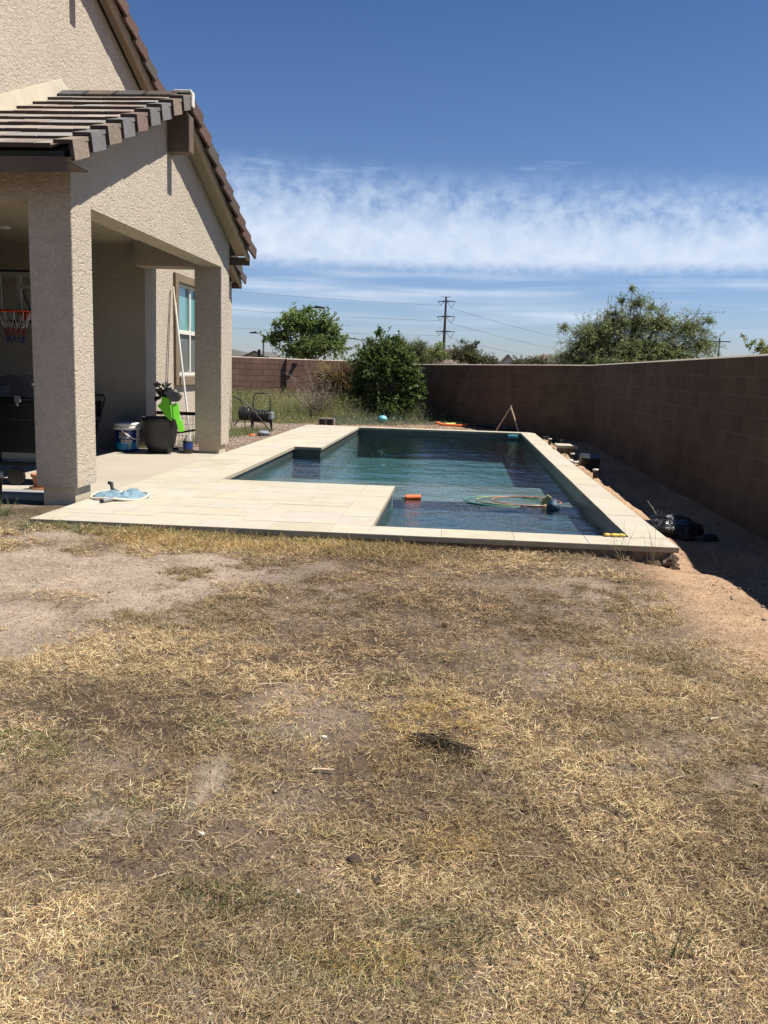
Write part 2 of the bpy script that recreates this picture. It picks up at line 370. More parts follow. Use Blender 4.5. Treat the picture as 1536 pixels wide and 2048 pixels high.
# ------------------------------------------------------------------ mesh helpers
def tag(o, label=None, cat=None, group=None, kind=None):
    if label: o['label'] = label
    if cat: o['category'] = cat
    if group: o['group'] = group
    if kind: o['kind'] = kind
    return o
def thing(name, loc, label, cat, group=None, kind=None):
    o = bpy.data.objects.new(name, None); o.location = loc; o.empty_display_size = .1; COL.objects.link(o)
    return tag(o, label, cat, group, kind)
def root_loc(p):
    l = Vector((0, 0, 0))
    while p is not None: l = l + Vector(p.location); p = p.parent
    return l
class MB:
    def __init__(s): s.v = []; s.f = []; s.mi = []; s.c = []; s.uv = {}; s.col = (1, 1, 1); s.m = 0; s.sm = []; s.smooth = False
    def add(s, vs, fs, uvs=None):
        b = len(s.v); s.v += [tuple(x) for x in vs]; s.c += [s.col]*len(vs)
        for i, f in enumerate(fs):
            if uvs: s.uv[len(s.f)] = uvs[i]
            s.f.append(tuple(b+j for j in f)); s.mi.append(s.m); s.sm.append(s.smooth)
        return s
    def box(s, x0, x1, y0, y1, z0, z1):
        v = [(x, y, z) for x in (x0, x1) for y in (y0, y1) for z in (z0, z1)]
        return s.add(v, [(0, 1, 3, 2), (4, 6, 7, 5), (0, 4, 5, 1), (2, 3, 7, 6), (0, 2, 6, 4), (1, 5, 7, 3)])
    def obox(s, c, ax, ay, az, hx, hy, hz):
        """box with its own axes (Vectors) and half sizes"""
        c = Vector(c); v = [c+ax*(i*hx)+ay*(j*hy)+az*(k*hz) for i in (-1, 1) for j in (-1, 1) for k in (-1, 1)]
        return s.add(v, [(0, 1, 3, 2), (4, 6, 7, 5), (0, 4, 5, 1), (2, 3, 7, 6), (0, 2, 6, 4), (1, 5, 7, 3)])
    def prism(s, poly, x0, x1, axis='x'):
        """polygon extruded: axis x -> poly in (y,z); axis y -> poly in (x,z); axis z -> poly in (x,y)"""
        n = len(poly)
        def P(a, p): return (a, p[0], p[1]) if axis == 'x' else ((p[0], a, p[1]) if axis == 'y' else (p[0], p[1], a))
        v = [P(x0, p) for p in poly]+[P(x1, p) for p in poly]
        f = [tuple(range(n))[::-1], tuple(range(n, 2*n))]+[(i, (i+1) % n, (i+1) % n+n, i+n) for i in range(n)]
        return s.add(v, f)
    def tube(s, pts, r, k=8, cap=True):
        pts = [Vector(p) for p in pts]; n = len(pts); rr = r if isinstance(r, (list, tuple)) else [r]*n
        v = []; prev = None
        for i, p in enumerate(pts):
            d = (pts[min(i+1, n-1)]-pts[max(i-1, 0)])
            if d.length < 1e-9: d = Vector((0, 0, 1))
            d.normalize()
            if prev is None:
                a = d.orthogonal().normalized()
            else:
                a = prev-d*prev.dot(d)
                a = a.normalized() if a.length > 1e-6 else d.orthogonal().normalized()
            prev = a; b = d.cross(a)
            for j in range(k):
                t = 2*math.pi*j/k; v.append(p+(a*math.cos(t)+b*math.sin(t))*rr[i])
        f = [(i*k+j, i*k+(j+1) % k, (i+1)*k+(j+1) % k, (i+1)*k+j) for i in range(n-1) for j in range(k)]
        old = s.smooth; s.smooth = True; s.add(v, f); s.smooth = old
        if cap: s.add(v[:k], [tuple(range(k))[::-1]]); s.add(v[-k:], [tuple(range(k))])
        return s
    def lathe(s, prof, c, k=28, cap0=True, cap1=True):
        v = []
        for (r, z) in prof:
            for j in range(k):
                t = 2*math.pi*j/k; v.append((c[0]+r*math.cos(t), c[1]+r*math.sin(t), c[2]+z))
        n = len(prof)
        f = [(i*k+j, i*k+(j+1) % k, (i+1)*k+(j+1) % k, (i+1)*k+j) for i in range(n-1) for j in range(k)]
        old = s.smooth; s.smooth = True; s.add(v, f); s.smooth = old
        if cap0: s.add(v[:k], [tuple(range(k))[::-1]])
        if cap1: s.add(v[-k:], [tuple(range(k))])
        return s
    def build(s, name, mats, parent=None, base=None, bevel=0, kind=None):
        me = bpy.data.meshes.new(name)
        off = root_loc(parent) if parent else Vector(base or (0, 0, 0))
        me.from_pydata([(x-off.x, y-off.y, z-off.z) for x, y, z in s.v], [], s.f)
        mats = mats if isinstance(mats, (list, tuple)) else [mats]
        for m in mats: me.materials.append(MATS[m])
        me.polygons.foreach_set('material_index', s.mi); me.polygons.foreach_set('use_smooth', s.sm)
        at = me.color_attributes.new('Col', 'FLOAT_COLOR', 'POINT')
        at.data.foreach_set('color', np.c_[np.array(s.c, float), np.ones(len(s.c))].ravel())
        if s.uv:
            ul = me.uv_layers.new(name='UVMap')
            for fi, uvs in s.uv.items():
                p = me.polygons[fi]
                for li, q in zip(p.loop_indices, uvs): ul.data[li].uv = q
        me.update()
        o = bpy.data.objects.new(name, me); COL.objects.link(o)
        if parent: o.parent = parent
        else: o.location = off
        if bevel:
            b = o.modifiers.new('bevel', 'BEVEL'); b.width = bevel; b.segments = 2; b.limit_method = 'ANGLE'; b.angle_limit = math.radians(40)
        if kind: o['kind'] = kind
        return o
def big(name, V, Q, C, mat, parent=None, base=(0, 0, 0), smooth=False):
    """large numpy mesh: V (n,3), Q (m,k), C (n,3)"""
    off = root_loc(parent) if parent else Vector(base)
    V = V-np.array(off)
    k = Q.shape[1]; me = bpy.data.meshes.new(name)
    me.vertices.add(len(V)); me.vertices.foreach_set('co', V.astype(np.float32).ravel())
    me.loops.add(Q.size); me.loops.foreach_set('vertex_index', Q.astype(np.int32).ravel())
    me.polygons.add(len(Q)); me.polygons.foreach_set('loop_start', np.arange(0, Q.size, k, dtype=np.int32))
    try: me.polygons.foreach_set('loop_total', np.full(len(Q), k, dtype=np.int32))
    except Exception: pass
    if smooth: me.polygons.foreach_set('use_smooth', np.ones(len(Q), bool))
    at = me.color_attributes.new('Col', 'FLOAT_COLOR', 'POINT')
    at.data.foreach_set('color', np.c_[C, np.ones(len(C))].astype(np.float32).ravel())
    me.materials.append(MATS[mat]); me.update(calc_edges=True)
    o = bpy.data.objects.new(name, me); COL.objects.link(o)
    if parent: o.parent = parent
    else: o.location = off
    return o
# value noise in numpy for ground height / density
def vnoise(x, y, scale, seed=0):
    r = np.random.default_rng(seed); T = r.random((64, 64))
    X = np.asarray(x)*scale+1000; Y = np.asarray(y)*scale+1000
    i = np.floor(X).astype(int); j = np.floor(Y).astype(int); fx = X-i; fy = Y-j
    fx = fx*fx*(3-2*fx); fy = fy*fy*(3-2*fy); g = lambda a, b: T[a % 64, b % 64]
    return (g(i, j)*(1-fx)+g(i+1, j)*fx)*(1-fy)+(g(i, j+1)*(1-fx)+g(i+1, j+1)*fx)*fy
def fbm(x, y, scale, seed=0, o=4):
    s = 0; a = 1; t = 0
    for k in range(o): s = s+a*vnoise(x, y, scale*2**k, seed+k); t += a; a *= .5
    return s/t
def ss(x, a, b):
    t = np.clip((x-a)/(b-a), 0, 1); return t*t*(3-2*t)
def ell(x, y, cx, cy, rx, ry, soft=.34):
    """1 inside the ellipse, falling to 0, edge broken by noise"""
    d = np.sqrt(((x-cx)/rx)**2+((y-cy)/ry)**2)+(fbm(x, y, 2.2, 31, 5)-.5)*1.5
    return 1-ss(d, 1-soft, 1+soft)
def blades(p, az, el, L, W, bend, roll, col, segs=3, sag=.0):
    """curved ribbons; every argument an array of length n; returns V,Q,C"""
    n = len(p); V = np.zeros((n, segs+1, 2, 3)); pos = p.copy()
    for k in range(segs+1):
        t = k/segs; a = az+bend*(t-.3); e = el-sag*t*2
        d = np.stack([np.cos(a)*np.cos(e), np.sin(a)*np.cos(e), np.sin(e)], 1)
        if k: pos = pos+d*(L/segs)[:, None]
        sd = np.stack([-np.sin(a)*np.cos(roll), np.cos(a)*np.cos(roll), np.sin(roll)], 1)
        ww = (W*(1-.75*t)*.5)[:, None]
        V[:, k, 0] = pos-sd*ww; V[:, k, 1] = pos+sd*ww
    V = V.reshape(-1, 3); b = (np.arange(n)*(segs+1)*2)[:, None]
    Q = np.concatenate([b+np.array([2*k, 2*k+1, 2*k+3, 2*k+2]) for k in range(segs)], 0)
    C = np.repeat(col, (segs+1)*2, 0)
    return V, Q, C
def leaves(p, d, L, W, col, flat=.0):
    """one pointed leaf (two triangles as a quad) per point; d = growth direction"""
    n = len(p); r = rng.normal(size=(n, 3)); r[:, 2] += flat*3
    s = np.cross(d, r); s /= np.linalg.norm(s, axis=1)[:, None]+1e-9
    d = d/(np.linalg.norm(d, axis=1)[:, None]+1e-9)
    L = np.broadcast_to(L, n)[:, None]; W = np.broadcast_to(W, n)[:, None]
    nn = np.cross(d, s)
    V = np.stack([p, p+d*L*.5+s*W*.5+nn*W*.12, p+d*L, p+d*L*.5-s*W*.5+nn*W*.12], 1).reshape(-1, 3)
    Q = (np.arange(n)*4)[:, None]+np.arange(4); C = np.repeat(col, 4, 0)
    return V, Q, C
def tubes3(P, r):
    """P (n,k,3) polylines as three-sided tubes; r (n,k)"""
    n, k, _ = P.shape; D = np.gradient(P, axis=1); D /= np.linalg.norm(D, axis=2)[..., None]+1e-9
    ref = np.tile(np.array([.31, .52, .79]), (n, k, 1)); A = np.cross(D, ref); A /= np.linalg.norm(A, axis=2)[..., None]+1e-9; B = np.cross(D, A)
    V = np.stack([P+(A*math.cos(t)+B*math.sin(t))*r[..., None] for t in (0, 2.094, 4.189)], 2).reshape(-1, 3)
    b = (np.arange(n)*k*3)[:, None]; Q = []
    for i in range(k-1):
        for j in range(3): Q.append(b+np.array([i*3+j, i*3+(j+1) % 3, (i+1)*3+(j+1) % 3, (i+1)*3+j]))
    return V, np.concatenate(Q, 0)
def cat(parts):
    V = []; Q = []; C = []; o = 0
    for v, q, c in parts: V.append(v); Q.append(q+o); C.append(c); o += len(v)
    return np.concatenate(V), np.concatenate(Q), np.concatenate(C)
def palette(n, cols, wts, jit=.18):
    c = np.array(cols, float)[rng.choice(len(cols), n, p=np.array(wts)/sum(wts))]
    return np.clip(c*(1+rng.normal(0, jit, (n, 1)))*(1+rng.normal(0, jit*.3, (n, 3))), .003, .95)
# ================================================================== GROUND
XA, XRO, YF, YFI, XP, YP, XI, YB, XB, YBK, YBO, XR = -3.64, 1.849, 7.226, 7.617, -.70, 10.39, -2.80, 15.175, -2.32, 21.005, 21.375, 1.517
WZ = -.16
def gz(x, y):
    x = np.asarray(x, float); y = np.asarray(y, float)
    z = -.075 - .05*ss(x, -1.2, 1.9)*ss(y, 4, 7)
    z = z + .035*ss(-x, 1.5, 3.6)*ss(y, 5.8, 7.1)*(1-ss(y, 8, 9))
    z = z - .07*np.exp(-(((x-2.0)/.45)**2+((y-7.3)/.45)**2))
    z = z - .03*ss(x, 1.9, 2.2)*ss(y, 7.5, 9)*(1-ss(y, 21, 22))
    near = (1-ss(np.abs(y-14), 40, 80))
    bumpy = (fbm(x, y, .9, 3)-.5)*.05+(fbm(x, y, 4.5, 9)-.5)*.028+(fbm(x, y, 14, 19, 2)-.5)*.010
    z = z + bumpy*near
    # low soil bank along the wall side of the pool
    z = z + .07*np.exp(-((x-2.02)/.12)**2)*ss(y, 8.2, 9)*(1-ss(y, 20, 21))*(.35+1.1*fbm(x, y, 2.2, 77))
    return z
def soil_col(x, y):
    a = fbm(x, y, 1.1, 5); b = fbm(x, y, 3.5, 6)
    brown = np.array([.130, .092, .064]); pale = np.array([.43, .34, .265]); orange = np.array([.48, .32, .205]); dark = np.array([.080, .056, .040]); grav = np.array([.33, .26, .21]); white = np.array([.40, .33, .25])
    c = brown+(pale-brown)*(ss(a, .42, .66)*.40)[..., None]
    def lay(c, m, t): return c+(t-c)*np.clip(m, 0, 1)[..., None]
    c = lay(c, ell(x, y, -2.6, 5.7, 1.5, 1.15)*.95, pale); c = lay(c, ell(x, y, -2.6, 4.2, .9, .9)*.75, pale)
    c = lay(c, ell(x, y, .9, 5.9, .6, .45)*.6, pale)
    c = lay(c, ell(x, y, -.35, 5.6, 1.0, .8)*.38, dark); c = lay(c, ell(x, y, -.62, 4.2, .5, .22)*.7, dark)
    c = lay(c, ss(x-.10*(y-6)*0, 1.25, 1.75)*ss(y, 3.6, 4.8)*(1-ss(y, 23, 25)), orange)
    c = lay(c, ell(x, y, -.75, 2.38, .36, .17)*.7, dark*1.5); c = lay(c, ell(x, y, -.80, 2.80, .06, .26)*.7, white); c = lay(c, ell(x, y, -.98, 2.52, .12, .09)*.4, pale)
    c = lay(c, ell(x, y, -1.35, 3.22, .3, .1)*.7, dark)
    c = lay(c, ell(x, y, -.6, 3.55, .35, .3)*.45, pale)
    c = lay(c, ss(y, 13.7, 14.1)*(1-ss(y, 22.4, 23.2))*(1-ss(x, -3.5, -3.3)), grav)
    c = lay(c, ss(y, 21.2, 21.6)*(1-ss(y, 23.6, 24.6))*ss(x, -4.2, -3.6), orange*.85)
    c = lay(c, ss(y, 24, 26)*.6, brown)
    return c*(.86+.28*b)[..., None]
def make_ground():
    xs = np.concatenate([[-2500, -900, -350, -150, -70, -35, -20, -14], np.arange(-10, -4.2, .25), np.arange(-4.2, 3.4, .05), [3.6, 4.2, 5, 7, 10, 16, 30, 60, 140, 350, 900, 2500]])
    ys = np.concatenate([[-600, -150, -40, -12, -5, -2, 0], np.arange(1, 8.4, .05), np.arange(8.4, 25, .14), np.arange(25, 36, .4), [38, 42, 50, 65, 90, 140, 260, 600, 1500, 4500]])
    X, Y = np.meshgrid(xs, ys, indexing='ij'); Z = gz(X, Y)
    V = np.stack([X, Y, Z], -1).reshape(-1, 3); ny = len(ys)
    i, j = np.meshgrid(np.arange(len(xs)-1), np.arange(ny-1), indexing='ij'); i = i.ravel(); j = j.ravel()
    cx = (xs[i]+xs[i+1])/2; cyy = (ys[j]+ys[j+1])/2
    keep = ~((cx > XA+.25) & (cx < XRO-.12) & (cyy > YF+.12) & (cyy < YBO-.2))
    i = i[keep]; j = j[keep]
    Q = np.stack([i*ny+j, (i+1)*ny+j, (i+1)*ny+j+1, i*ny+j+1], 1)
    o = big('ground', V, Q, soil_col(X, Y).reshape(-1, 3), 'soil', smooth=True); o['kind'] = 'structure'
make_ground()

# ================================================================== POOL AND DECK
def tiles(mb, x0, x1, y0, y1, along, size, depth=None, cols=None, seedless=False):
    """rows of stone; along='x': rows run in x.  size = row height; stones of random length"""
    g = .0022
    def put(a0, a1, b0, b1):
        base = np.array([.50, .458, .378])*rng.uniform(.955, 1.03)*np.array([1, rng.uniform(.975, 1.015), rng.uniform(.93, 1.03)])
        mb.col = tuple(base); z = rng.uniform(-.0012, .0008)
        if along == 'x': mb.box(a0+g, a1-g, b0+g, b1-g, -.03, z)
        else: mb.box(b0+g, b1-g, a0+g, a1-g, -.03, z)
    A0, A1, B0, B1 = (x0, x1, y0, y1) if along == 'x' else (y0, y1, x0, x1)
    b = B0; k = 0
    while b < B1-1e-6:
        hgt = size if np.isscalar(size) else size[k % len(size)]
        if B1-(b+hgt) < .12: hgt = B1-b
        a = A0
        first = True
        while a < A1-1e-6:
            ln = rng.choice([.406, .61, .61, .203, .406]) if depth is None else depth
            if first and depth is None: ln *= rng.uniform(.5, 1); first = False
            if A1-(a+ln) < .14: ln = A1-a
            put(a, a+ln, b, b+hgt); a += ln
        b += hgt; k += 1
W_ = .33
d = MB(); d.m = 1; d.col = (1, 1, 1)
slabs = [(XA, XP, YF, YP), (XA, XI, YP, YB), (XA, XB, YB, YBO), (XB, XRO, YBK, YBO), (XR, XRO, YFI, YBK), (XP, XRO, YF, YFI)]
for a in slabs: d.box(*a, -.045, -.004)
d.m = 0
tiles(d, XP, XRO, YF, YFI, 'x', .391, .61)
tiles(d, XR, XRO, YFI, YBK, 'y', .332, .61)
tiles(d, XB, XRO, YBK, YBO, 'x', .37, .61)
tiles(d, XP-W_, XP, YFI, YP, 'y', .33, .46); tiles(d, XI, XP-W_, YP-W_, YP, 'x', .33, .61)
tiles(d, XI-W_, XI, YP, YB-W_*0, 'y', .33, .61); tiles(d, XB-W_, XB, YB+.33, YBK, 'y', .33, .61); tiles(d, XI, XB, YB, YB+.33, 'x', .33, .48)
F = (.406, .203, .406, .406, .203)
tiles(d, XA, XP-W_, YF, YP-W_, 'x', F); tiles(d, XP-W_, XP, YF, YFI, 'x', .391, .33)
tiles(d, XA, XI, YP-W_, YP, 'x', .33); tiles(d, XA, XI-W_, YP, YB, 'x', F); tiles(d, XA, XI, YB, YB+.33, 'x', .33)
tiles(d, XA, XB-W_, YB+.33, YBO, 'x', F); tiles(d, XB-W_, XB, YBK, YBO, 'x', .37)
deck = d.build('pool_deck', ['travertine', 'grout'], kind='structure')
fd = MB(); i_ = .035
for a in ((XP, XRO-i_, YF+i_, YFI-.02), (XR+.035, XRO-i_, YFI-.02, YBO-i_), (XA+i_, XP, YF+i_, YF+.3), (XA+i_, XR+.035, YBO-.3, YBO-i_), (XA+i_, XA+.3, YF+.3, YBO-.3)): fd.box(*a, -.6, -.045)
# broken lumps of concrete where the footing shows at the outer corner
for k in range(26):
    p = Vector((rng.uniform(1.40, 1.83), rng.uniform(7.20, 7.27), rng.uniform(-.20, -.085)))
    if k > 16: p = Vector((rng.uniform(1.79, 1.85), rng.uniform(7.2, 7.7), rng.uniform(-.2, -.09)))
    e = [Vector(rng.normal(size=3)).normalized() for _ in range(2)]; e[1] = (e[1]-e[0]*e[0].dot(e[1])).normalized()
    fd.obox(p, e[0], e[1], e[0].cross(e[1]), *rng.uniform(.015, .04, 3))
fd.build('pool_footing', 'concrete_rough', kind='structure')
# shell
sh = MB(); e = .03
P = [(XP-e, YFI-e), (XR+e, YFI-e), (XR+e, YBK+e), (XB-e, YBK+e), (XB-e, YB+e), (XI-e, YB+e), (XI-e, YP-e), (XP-e, YP-e)]
for i in range(len(P)):
    a, b = P[i], P[(i+1) % len(P)]
    sh.m = 0; sh.add([(*a, -.045), (*b, -.045), (*b, -.20), (*a, -.20)], [(3, 2, 1, 0)])
    sh.m = 1; sh.col = (.05, .14, .15); sh.add([(*a, -.20), (*b, -.20), (*b, -1.6), (*a, -1.6)], [(3, 2, 1, 0)])
sh.m = 1
def fl(x0, x1, y0, y1, z, c): sh.col = c; sh.add([(x0, y0, z), (x1, y0, z), (x1, y1, z), (x0, y1, z)], [(0, 1, 2, 3)])
fl(XP-e, XR+e, YFI-e, 10.53, WZ-.13, (.036, .056, .072))
sh.col = (.20, .20, .19); sh.box(XP-e, XR+e, 10.53, 10.86, WZ-.20, WZ-.022)
fl(XI-e, XR+e, 10.86, 13.6, WZ-.2, (.19, .195, .19));  # shelf floor, its grey raised to stand for ripple sparkle
sh.col = (.10, .11, .11); sh.add([(XI-e, 13.6, WZ-.2), (XR+e, 13.6, WZ-.2), (XR+e, 13.6, WZ-.8), (XI-e, 13.6, WZ-.8)], [(0, 1, 2, 3)])
fl(XI-e, XR+e, 13.6, YBK+e, WZ-.55, (.055, .130, .140))
sh.build('pool_shell', ['pool_tile', 'pool_plaster'], kind='structure')
def make_water():
    xs = np.arange(XI-e, XR+e+.02, .028); ys = np.arange(YFI-e, YBK+e+.03, .034); X, Y = np.meshgrid(xs, ys, indexing='ij'); ny = len(ys)
    Z = WZ+(fbm(X*.75, Y*1.1, 2.1, 101, 2)-.5)*.022+(fbm(X*.9+Y*.25, Y*1.15, 6.0, 107, 2)-.5)*.0075+(fbm(X-.3*Y, Y+.2*X, 15, 113, 2)-.5)*.0024
    i, j = np.meshgrid(np.arange(len(xs)-1), np.arange(ny-1), indexing='ij'); i = i.ravel(); j = j.ravel(); cx = xs[i]+.014; cyy = ys[j]+.017
    keep = ~((cx < XP-e) & (cyy < YP-e)) & ~((cx < XB-e) & (cyy > YB+e)); i = i[keep]; j = j[keep]
    o = big('water', np.stack([X, Y, Z], -1).reshape(-1, 3), np.stack([i*ny+j, (i+1)*ny+j, (i+1)*ny+j+1, i*ny+j+1], 1), np.ones((X.size, 3)), 'water', smooth=True); o['kind'] = 'structure'
make_water()

# ================================================================== PATIO SLAB
pt = MB(); pt.box(-9.5, XA-.004, 8.55, 13.9, -.12, -.006)
for y in (10.85,): pt.box(-9.5, XA-.004, y, y+.006, -.0058, -.0052) if False else None
pt.build('patio', 'concrete', kind='structure', bevel=.012)

# ================================================================== BLOCK WALLS
def wall(name, pts, tops, zb, thick, mat, label, side=1):
    mb = MB(); u = 0
    n = len(pts)
    dirs = [(Vector((*pts[i+1], 0))-Vector((*pts[i], 0))).normalized() for i in range(n-1)]
    def off(i):
        ds = [dirs[j] for j in (i-1, i) if 0 <= j < n-1]; nn = [Vector((x.y, -x.x, 0))*side for x in ds]
        m = sum(nn, Vector()).normalized(); return m*(thick/max(.3, m.dot(nn[0])))
    for i in range(n-1):
        a, b = Vector((*pts[i], 0)), Vector((*pts[i+1], 0)); L = (b-a).length; ca, cb = a+off(i), b+off(i+1)
        ta, tb = tops[i], tops[i+1]; A = lambda p, z: (p.x, p.y, z); v0 = 40*.2032
        mb.add([A(a, zb), A(b, zb), A(b, tb), A(a, ta)], [(0, 1, 2, 3)], [[(u, v0+zb-ta), (u+L, v0+zb-tb), (u+L, v0), (u, v0)]])
        mb.add([A(ca, zb), A(cb, zb), A(cb, tb), A(ca, ta)], [(3, 2, 1, 0)], [[(u, v0), (u+L, v0), (u+L, v0+zb-tb), (u, v0+zb-ta)]])
        mb.add([A(a, ta), A(b, tb), A(cb, tb), A(ca, ta)], [(0, 1, 2, 3)], [[(u, 0.05), (u+L, .05), (u+L, .15), (u, .15)]])
        ch = .022; nrm = (ca-a).normalized(); a2, b2 = a+nrm*ch, b+nrm*ch
        mb.m = 1; mb.add([A(a, ta+.0005), A(b, tb+.0005), A(b2, tb+ch), A(a2, ta+ch)], [(0, 1, 2, 3)]); c3, d3 = ca-nrm*ch, cb-nrm*ch
        mb.add([A(a2, ta+ch), A(b2, tb+ch), A(d3, tb+ch), A(c3, ta+ch)], [(0, 1, 2, 3)]); mb.add([A(c3, ta+ch), A(d3, tb+ch), A(cb, tb+.0005), A(ca, ta+.0005)], [(0, 1, 2, 3)]); mb.m = 0
        if i == 0: mb.add([A(a, zb), A(a, ta), A(ca, ta), A(ca, zb)], [(0, 1, 2, 3)], [[(0.05, v0+zb-ta), (0.05, v0), (thick, v0), (thick, v0+zb-ta)]])
        if i == n-2: mb.add([A(b, zb), A(cb, zb), A(cb, tb), A(b, tb)], [(0, 1, 2, 3)], [[(0.05, v0+zb-tb), (thick, v0+zb-tb), (thick, v0), (0.05, v0)]])
        u += L
    o = mb.build(name, [mat, 'pale_top_edge'], base=(pts[0][0], pts[0][1], 0)); return tag(o, label, 'wall')
K = (3.02, 20.69)
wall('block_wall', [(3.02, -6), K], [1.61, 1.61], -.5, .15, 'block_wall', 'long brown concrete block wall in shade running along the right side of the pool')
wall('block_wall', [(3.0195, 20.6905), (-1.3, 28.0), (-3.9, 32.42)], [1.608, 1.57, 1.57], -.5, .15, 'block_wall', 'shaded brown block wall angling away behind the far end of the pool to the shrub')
fdir = Vector((1.847, 1, 0)).normalized(); fn = Vector((fdir.y, -fdir.x, 0))
ps = Vector((-6.12, 31.25, 0)); a0 = ps-fdir*11; b0 = ps+fn*.09; b1 = Vector((-3.92, 32.40, 0))+fn*.0
wall('block_wall', [(a0.x, a0.y), (ps.x, ps.y)], [1.665, 1.665], -.5, -.15, 'block_wall_lit', 'sunlit reddish brown block wall behind the hose cart beside the house', 1)
wall('block_wall', [(b0.x, b0.y), (b1.x+fn.x*.09, b1.y+fn.y*.09)], [1.655, 1.655], -.5, -.24, 'block_wall_lit', 'sunlit block wall section standing slightly proud behind the dry twiggy bush', 1)
# small spout box on the wall
m = MB(); c = ps+fdir*.30+fn*.09+Vector((0, 0, 1.47)); m.obox(c+fn*.06, fdir, fn, Vector((0, 0, 1)), .055, .06, .035); m.obox(c+fn*.01+Vector((0, 0, .004)), fdir, fn, Vector((0, 0, 1)), .075, .012, .055)
tag(m.build('wall_light', 'black_metal', base=tuple(c)), 'small dark light fitting sticking out near the top of the sunlit block wall', 'light fitting')

# ================================================================== HOUSE
G, HX = -3.63, -4.98
house = thing('house', (HX, 11.05, 0), 'tan stucco house with covered patio gable, two square columns and brown tile roof', 'house')
Z0 = -.15
# --- main walls
hw = MB()
mz = lambda y: 6.40-.42*abs(y-11.45)
hw.prism([(8.4, 3.2), (19.07, 3.2), (11.45, 6.40), (8.4, mz(8.4))], -9.7, HX)
hw.prism([(13.9, 2.78), (19.3, 2.78), (19.3, mz(19.3)), (19.07, 3.2), (13.9, 3.2)], HX-.2, HX)
hw.box(HX-.2, HX, 13.9, 19.3, Z0, 1.15); hw.box(HX-.2, HX, 13.9, 15.47, 1.15, 2.78); hw.box(HX-.2, HX, 17.05, 19.3, 1.15, 2.78)
hw.box(-9.7, HX-.2, 13.9, 14.1, Z0, 3.2); hw.box(-9.7, -9.5, 8.4, 13.9, Z0, 3.2); hw.box(-9.7, HX-.2, 19.1, 19.3, Z0, 3.2)
hw.box(HX-.0, -3.93, 13.45, 13.9, 2.82, 3.197); hw.box(-9.7, -3.93, 8.21, 8.51, 2.82, 3.197)
hw.build('wall', 'stucco', house)
# --- porch gable wall
PR, PM = 4.50, .407
pb = lambda y: PR-PM*abs(y-11.05)
g = MB(); g.prism([(8.21, 2.82), (13.9, 2.82), (13.9, pb(13.9)-.07), (11.05, pb(11.05)-.07), (8.21, pb(8.21)-.07)], -3.93, G)
g.build('porch_gable', 'stucco', house)
for y in (8.21, 13.45):
    c = MB(); h_ = .011; c.prism([(-4.05+h_, y), (G-h_, y), (G-.003, y+.003), (G, y+h_), (G, y+.45-h_), (G-h_, y+.45), (-4.05+h_, y+.45), (-4.05, y+.45-h_), (-4.05, y+h_), (-4.047, y+.003)], .14, 2.82, 'z'); c = c.build('column', 'stucco', house)
    pl = MB(); pl.box(-4.00, G-.05, y+.045, y+.405, Z0, .14); pl.build('plinth', 'stucco_smooth', c)
c = MB(); c.box(-9.5, -3.93, 8.51, 13.9, 3.187, 3.196); c.build('ceiling', 'ceiling_paint', house)
c = MB(); c.lathe([(.0, -.030), (.085, -.030), (.095, -.012), (.095, 0)], (-6.45, 12.35, 3.186), 24, False, False); c.build('ceiling_light', 'white_plastic', house)
blocker_wall = MB(); blocker_wall.box(-9.5, -4.95, 8.215, 8.5, Z0, 2.82); blocker_wall.build('wall', 'stucco', house)  # unseen wall added to keep sky light out of the patio
ff = MB(); ff.box(-9.5, HX-.2, 13.885, 13.9, -.02, .30) if False else None
# --- roofs
TC = [(.150, .145, .145), (.22, .175, .135), (.19, .13, .108), (.15, .12, .10), (.18, .16, .15), (.24, .195, .155), (.13, .115, .108)]
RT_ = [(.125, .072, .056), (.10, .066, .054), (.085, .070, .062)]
FT = [(.34, .285, .245), (.30, .235, .20), (.30, .27, .25), (.38, .32, .27)]
def fcol(): return tuple(np.array(FT[rng.integers(4)])*rng.uniform(.9, 1.1))
TW = [.26, .16, .15, .16, .12, .05, .10]
def tcol(): return tuple(np.array(TC[rng.choice(len(TC), p=TW)])*rng.uniform(1.0, 1.3))
def slope_tiles(mb, ridge_y, ridge_z, m, sgn, y_eave, n, x0, x1, th=.05):
    L = abs(y_eave-ridge_y); st = L/n; nrm = Vector((0, sgn*m, 1)).normalized(); down = Vector((0, sgn, -m)).normalized(); ax = Vector((1, 0, 0))
    sl = math.sqrt(1+m*m)
    for i in range(n):
        yb_ = y_eave-sgn*i*st          # lower edge
        base = Vector((0, yb_, ridge_z-m*abs(yb_-ridge_y)))
        x = x0-(.165 if i % 2 else 0)
        while x < x1-.01:
            xe = min(x+.330, x1); xs = max(x, x0)
            if xe-xs > .03:
                mb.col = fcol(); ln = st*sl*1.06; dz = rng.uniform(-.003, .004)
                tilt = math.atan(.030/(st*sl)); dn = (down*math.cos(tilt)+nrm*math.sin(tilt)).normalized(); nn = ax.cross(dn)*(1 if ax.cross(dn).z > 0 else -1)
                c = base-down*ln/2+nrm*(th*.72+dz)-dn*0
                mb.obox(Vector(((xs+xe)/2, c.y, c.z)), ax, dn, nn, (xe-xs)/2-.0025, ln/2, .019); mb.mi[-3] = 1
            x += .330
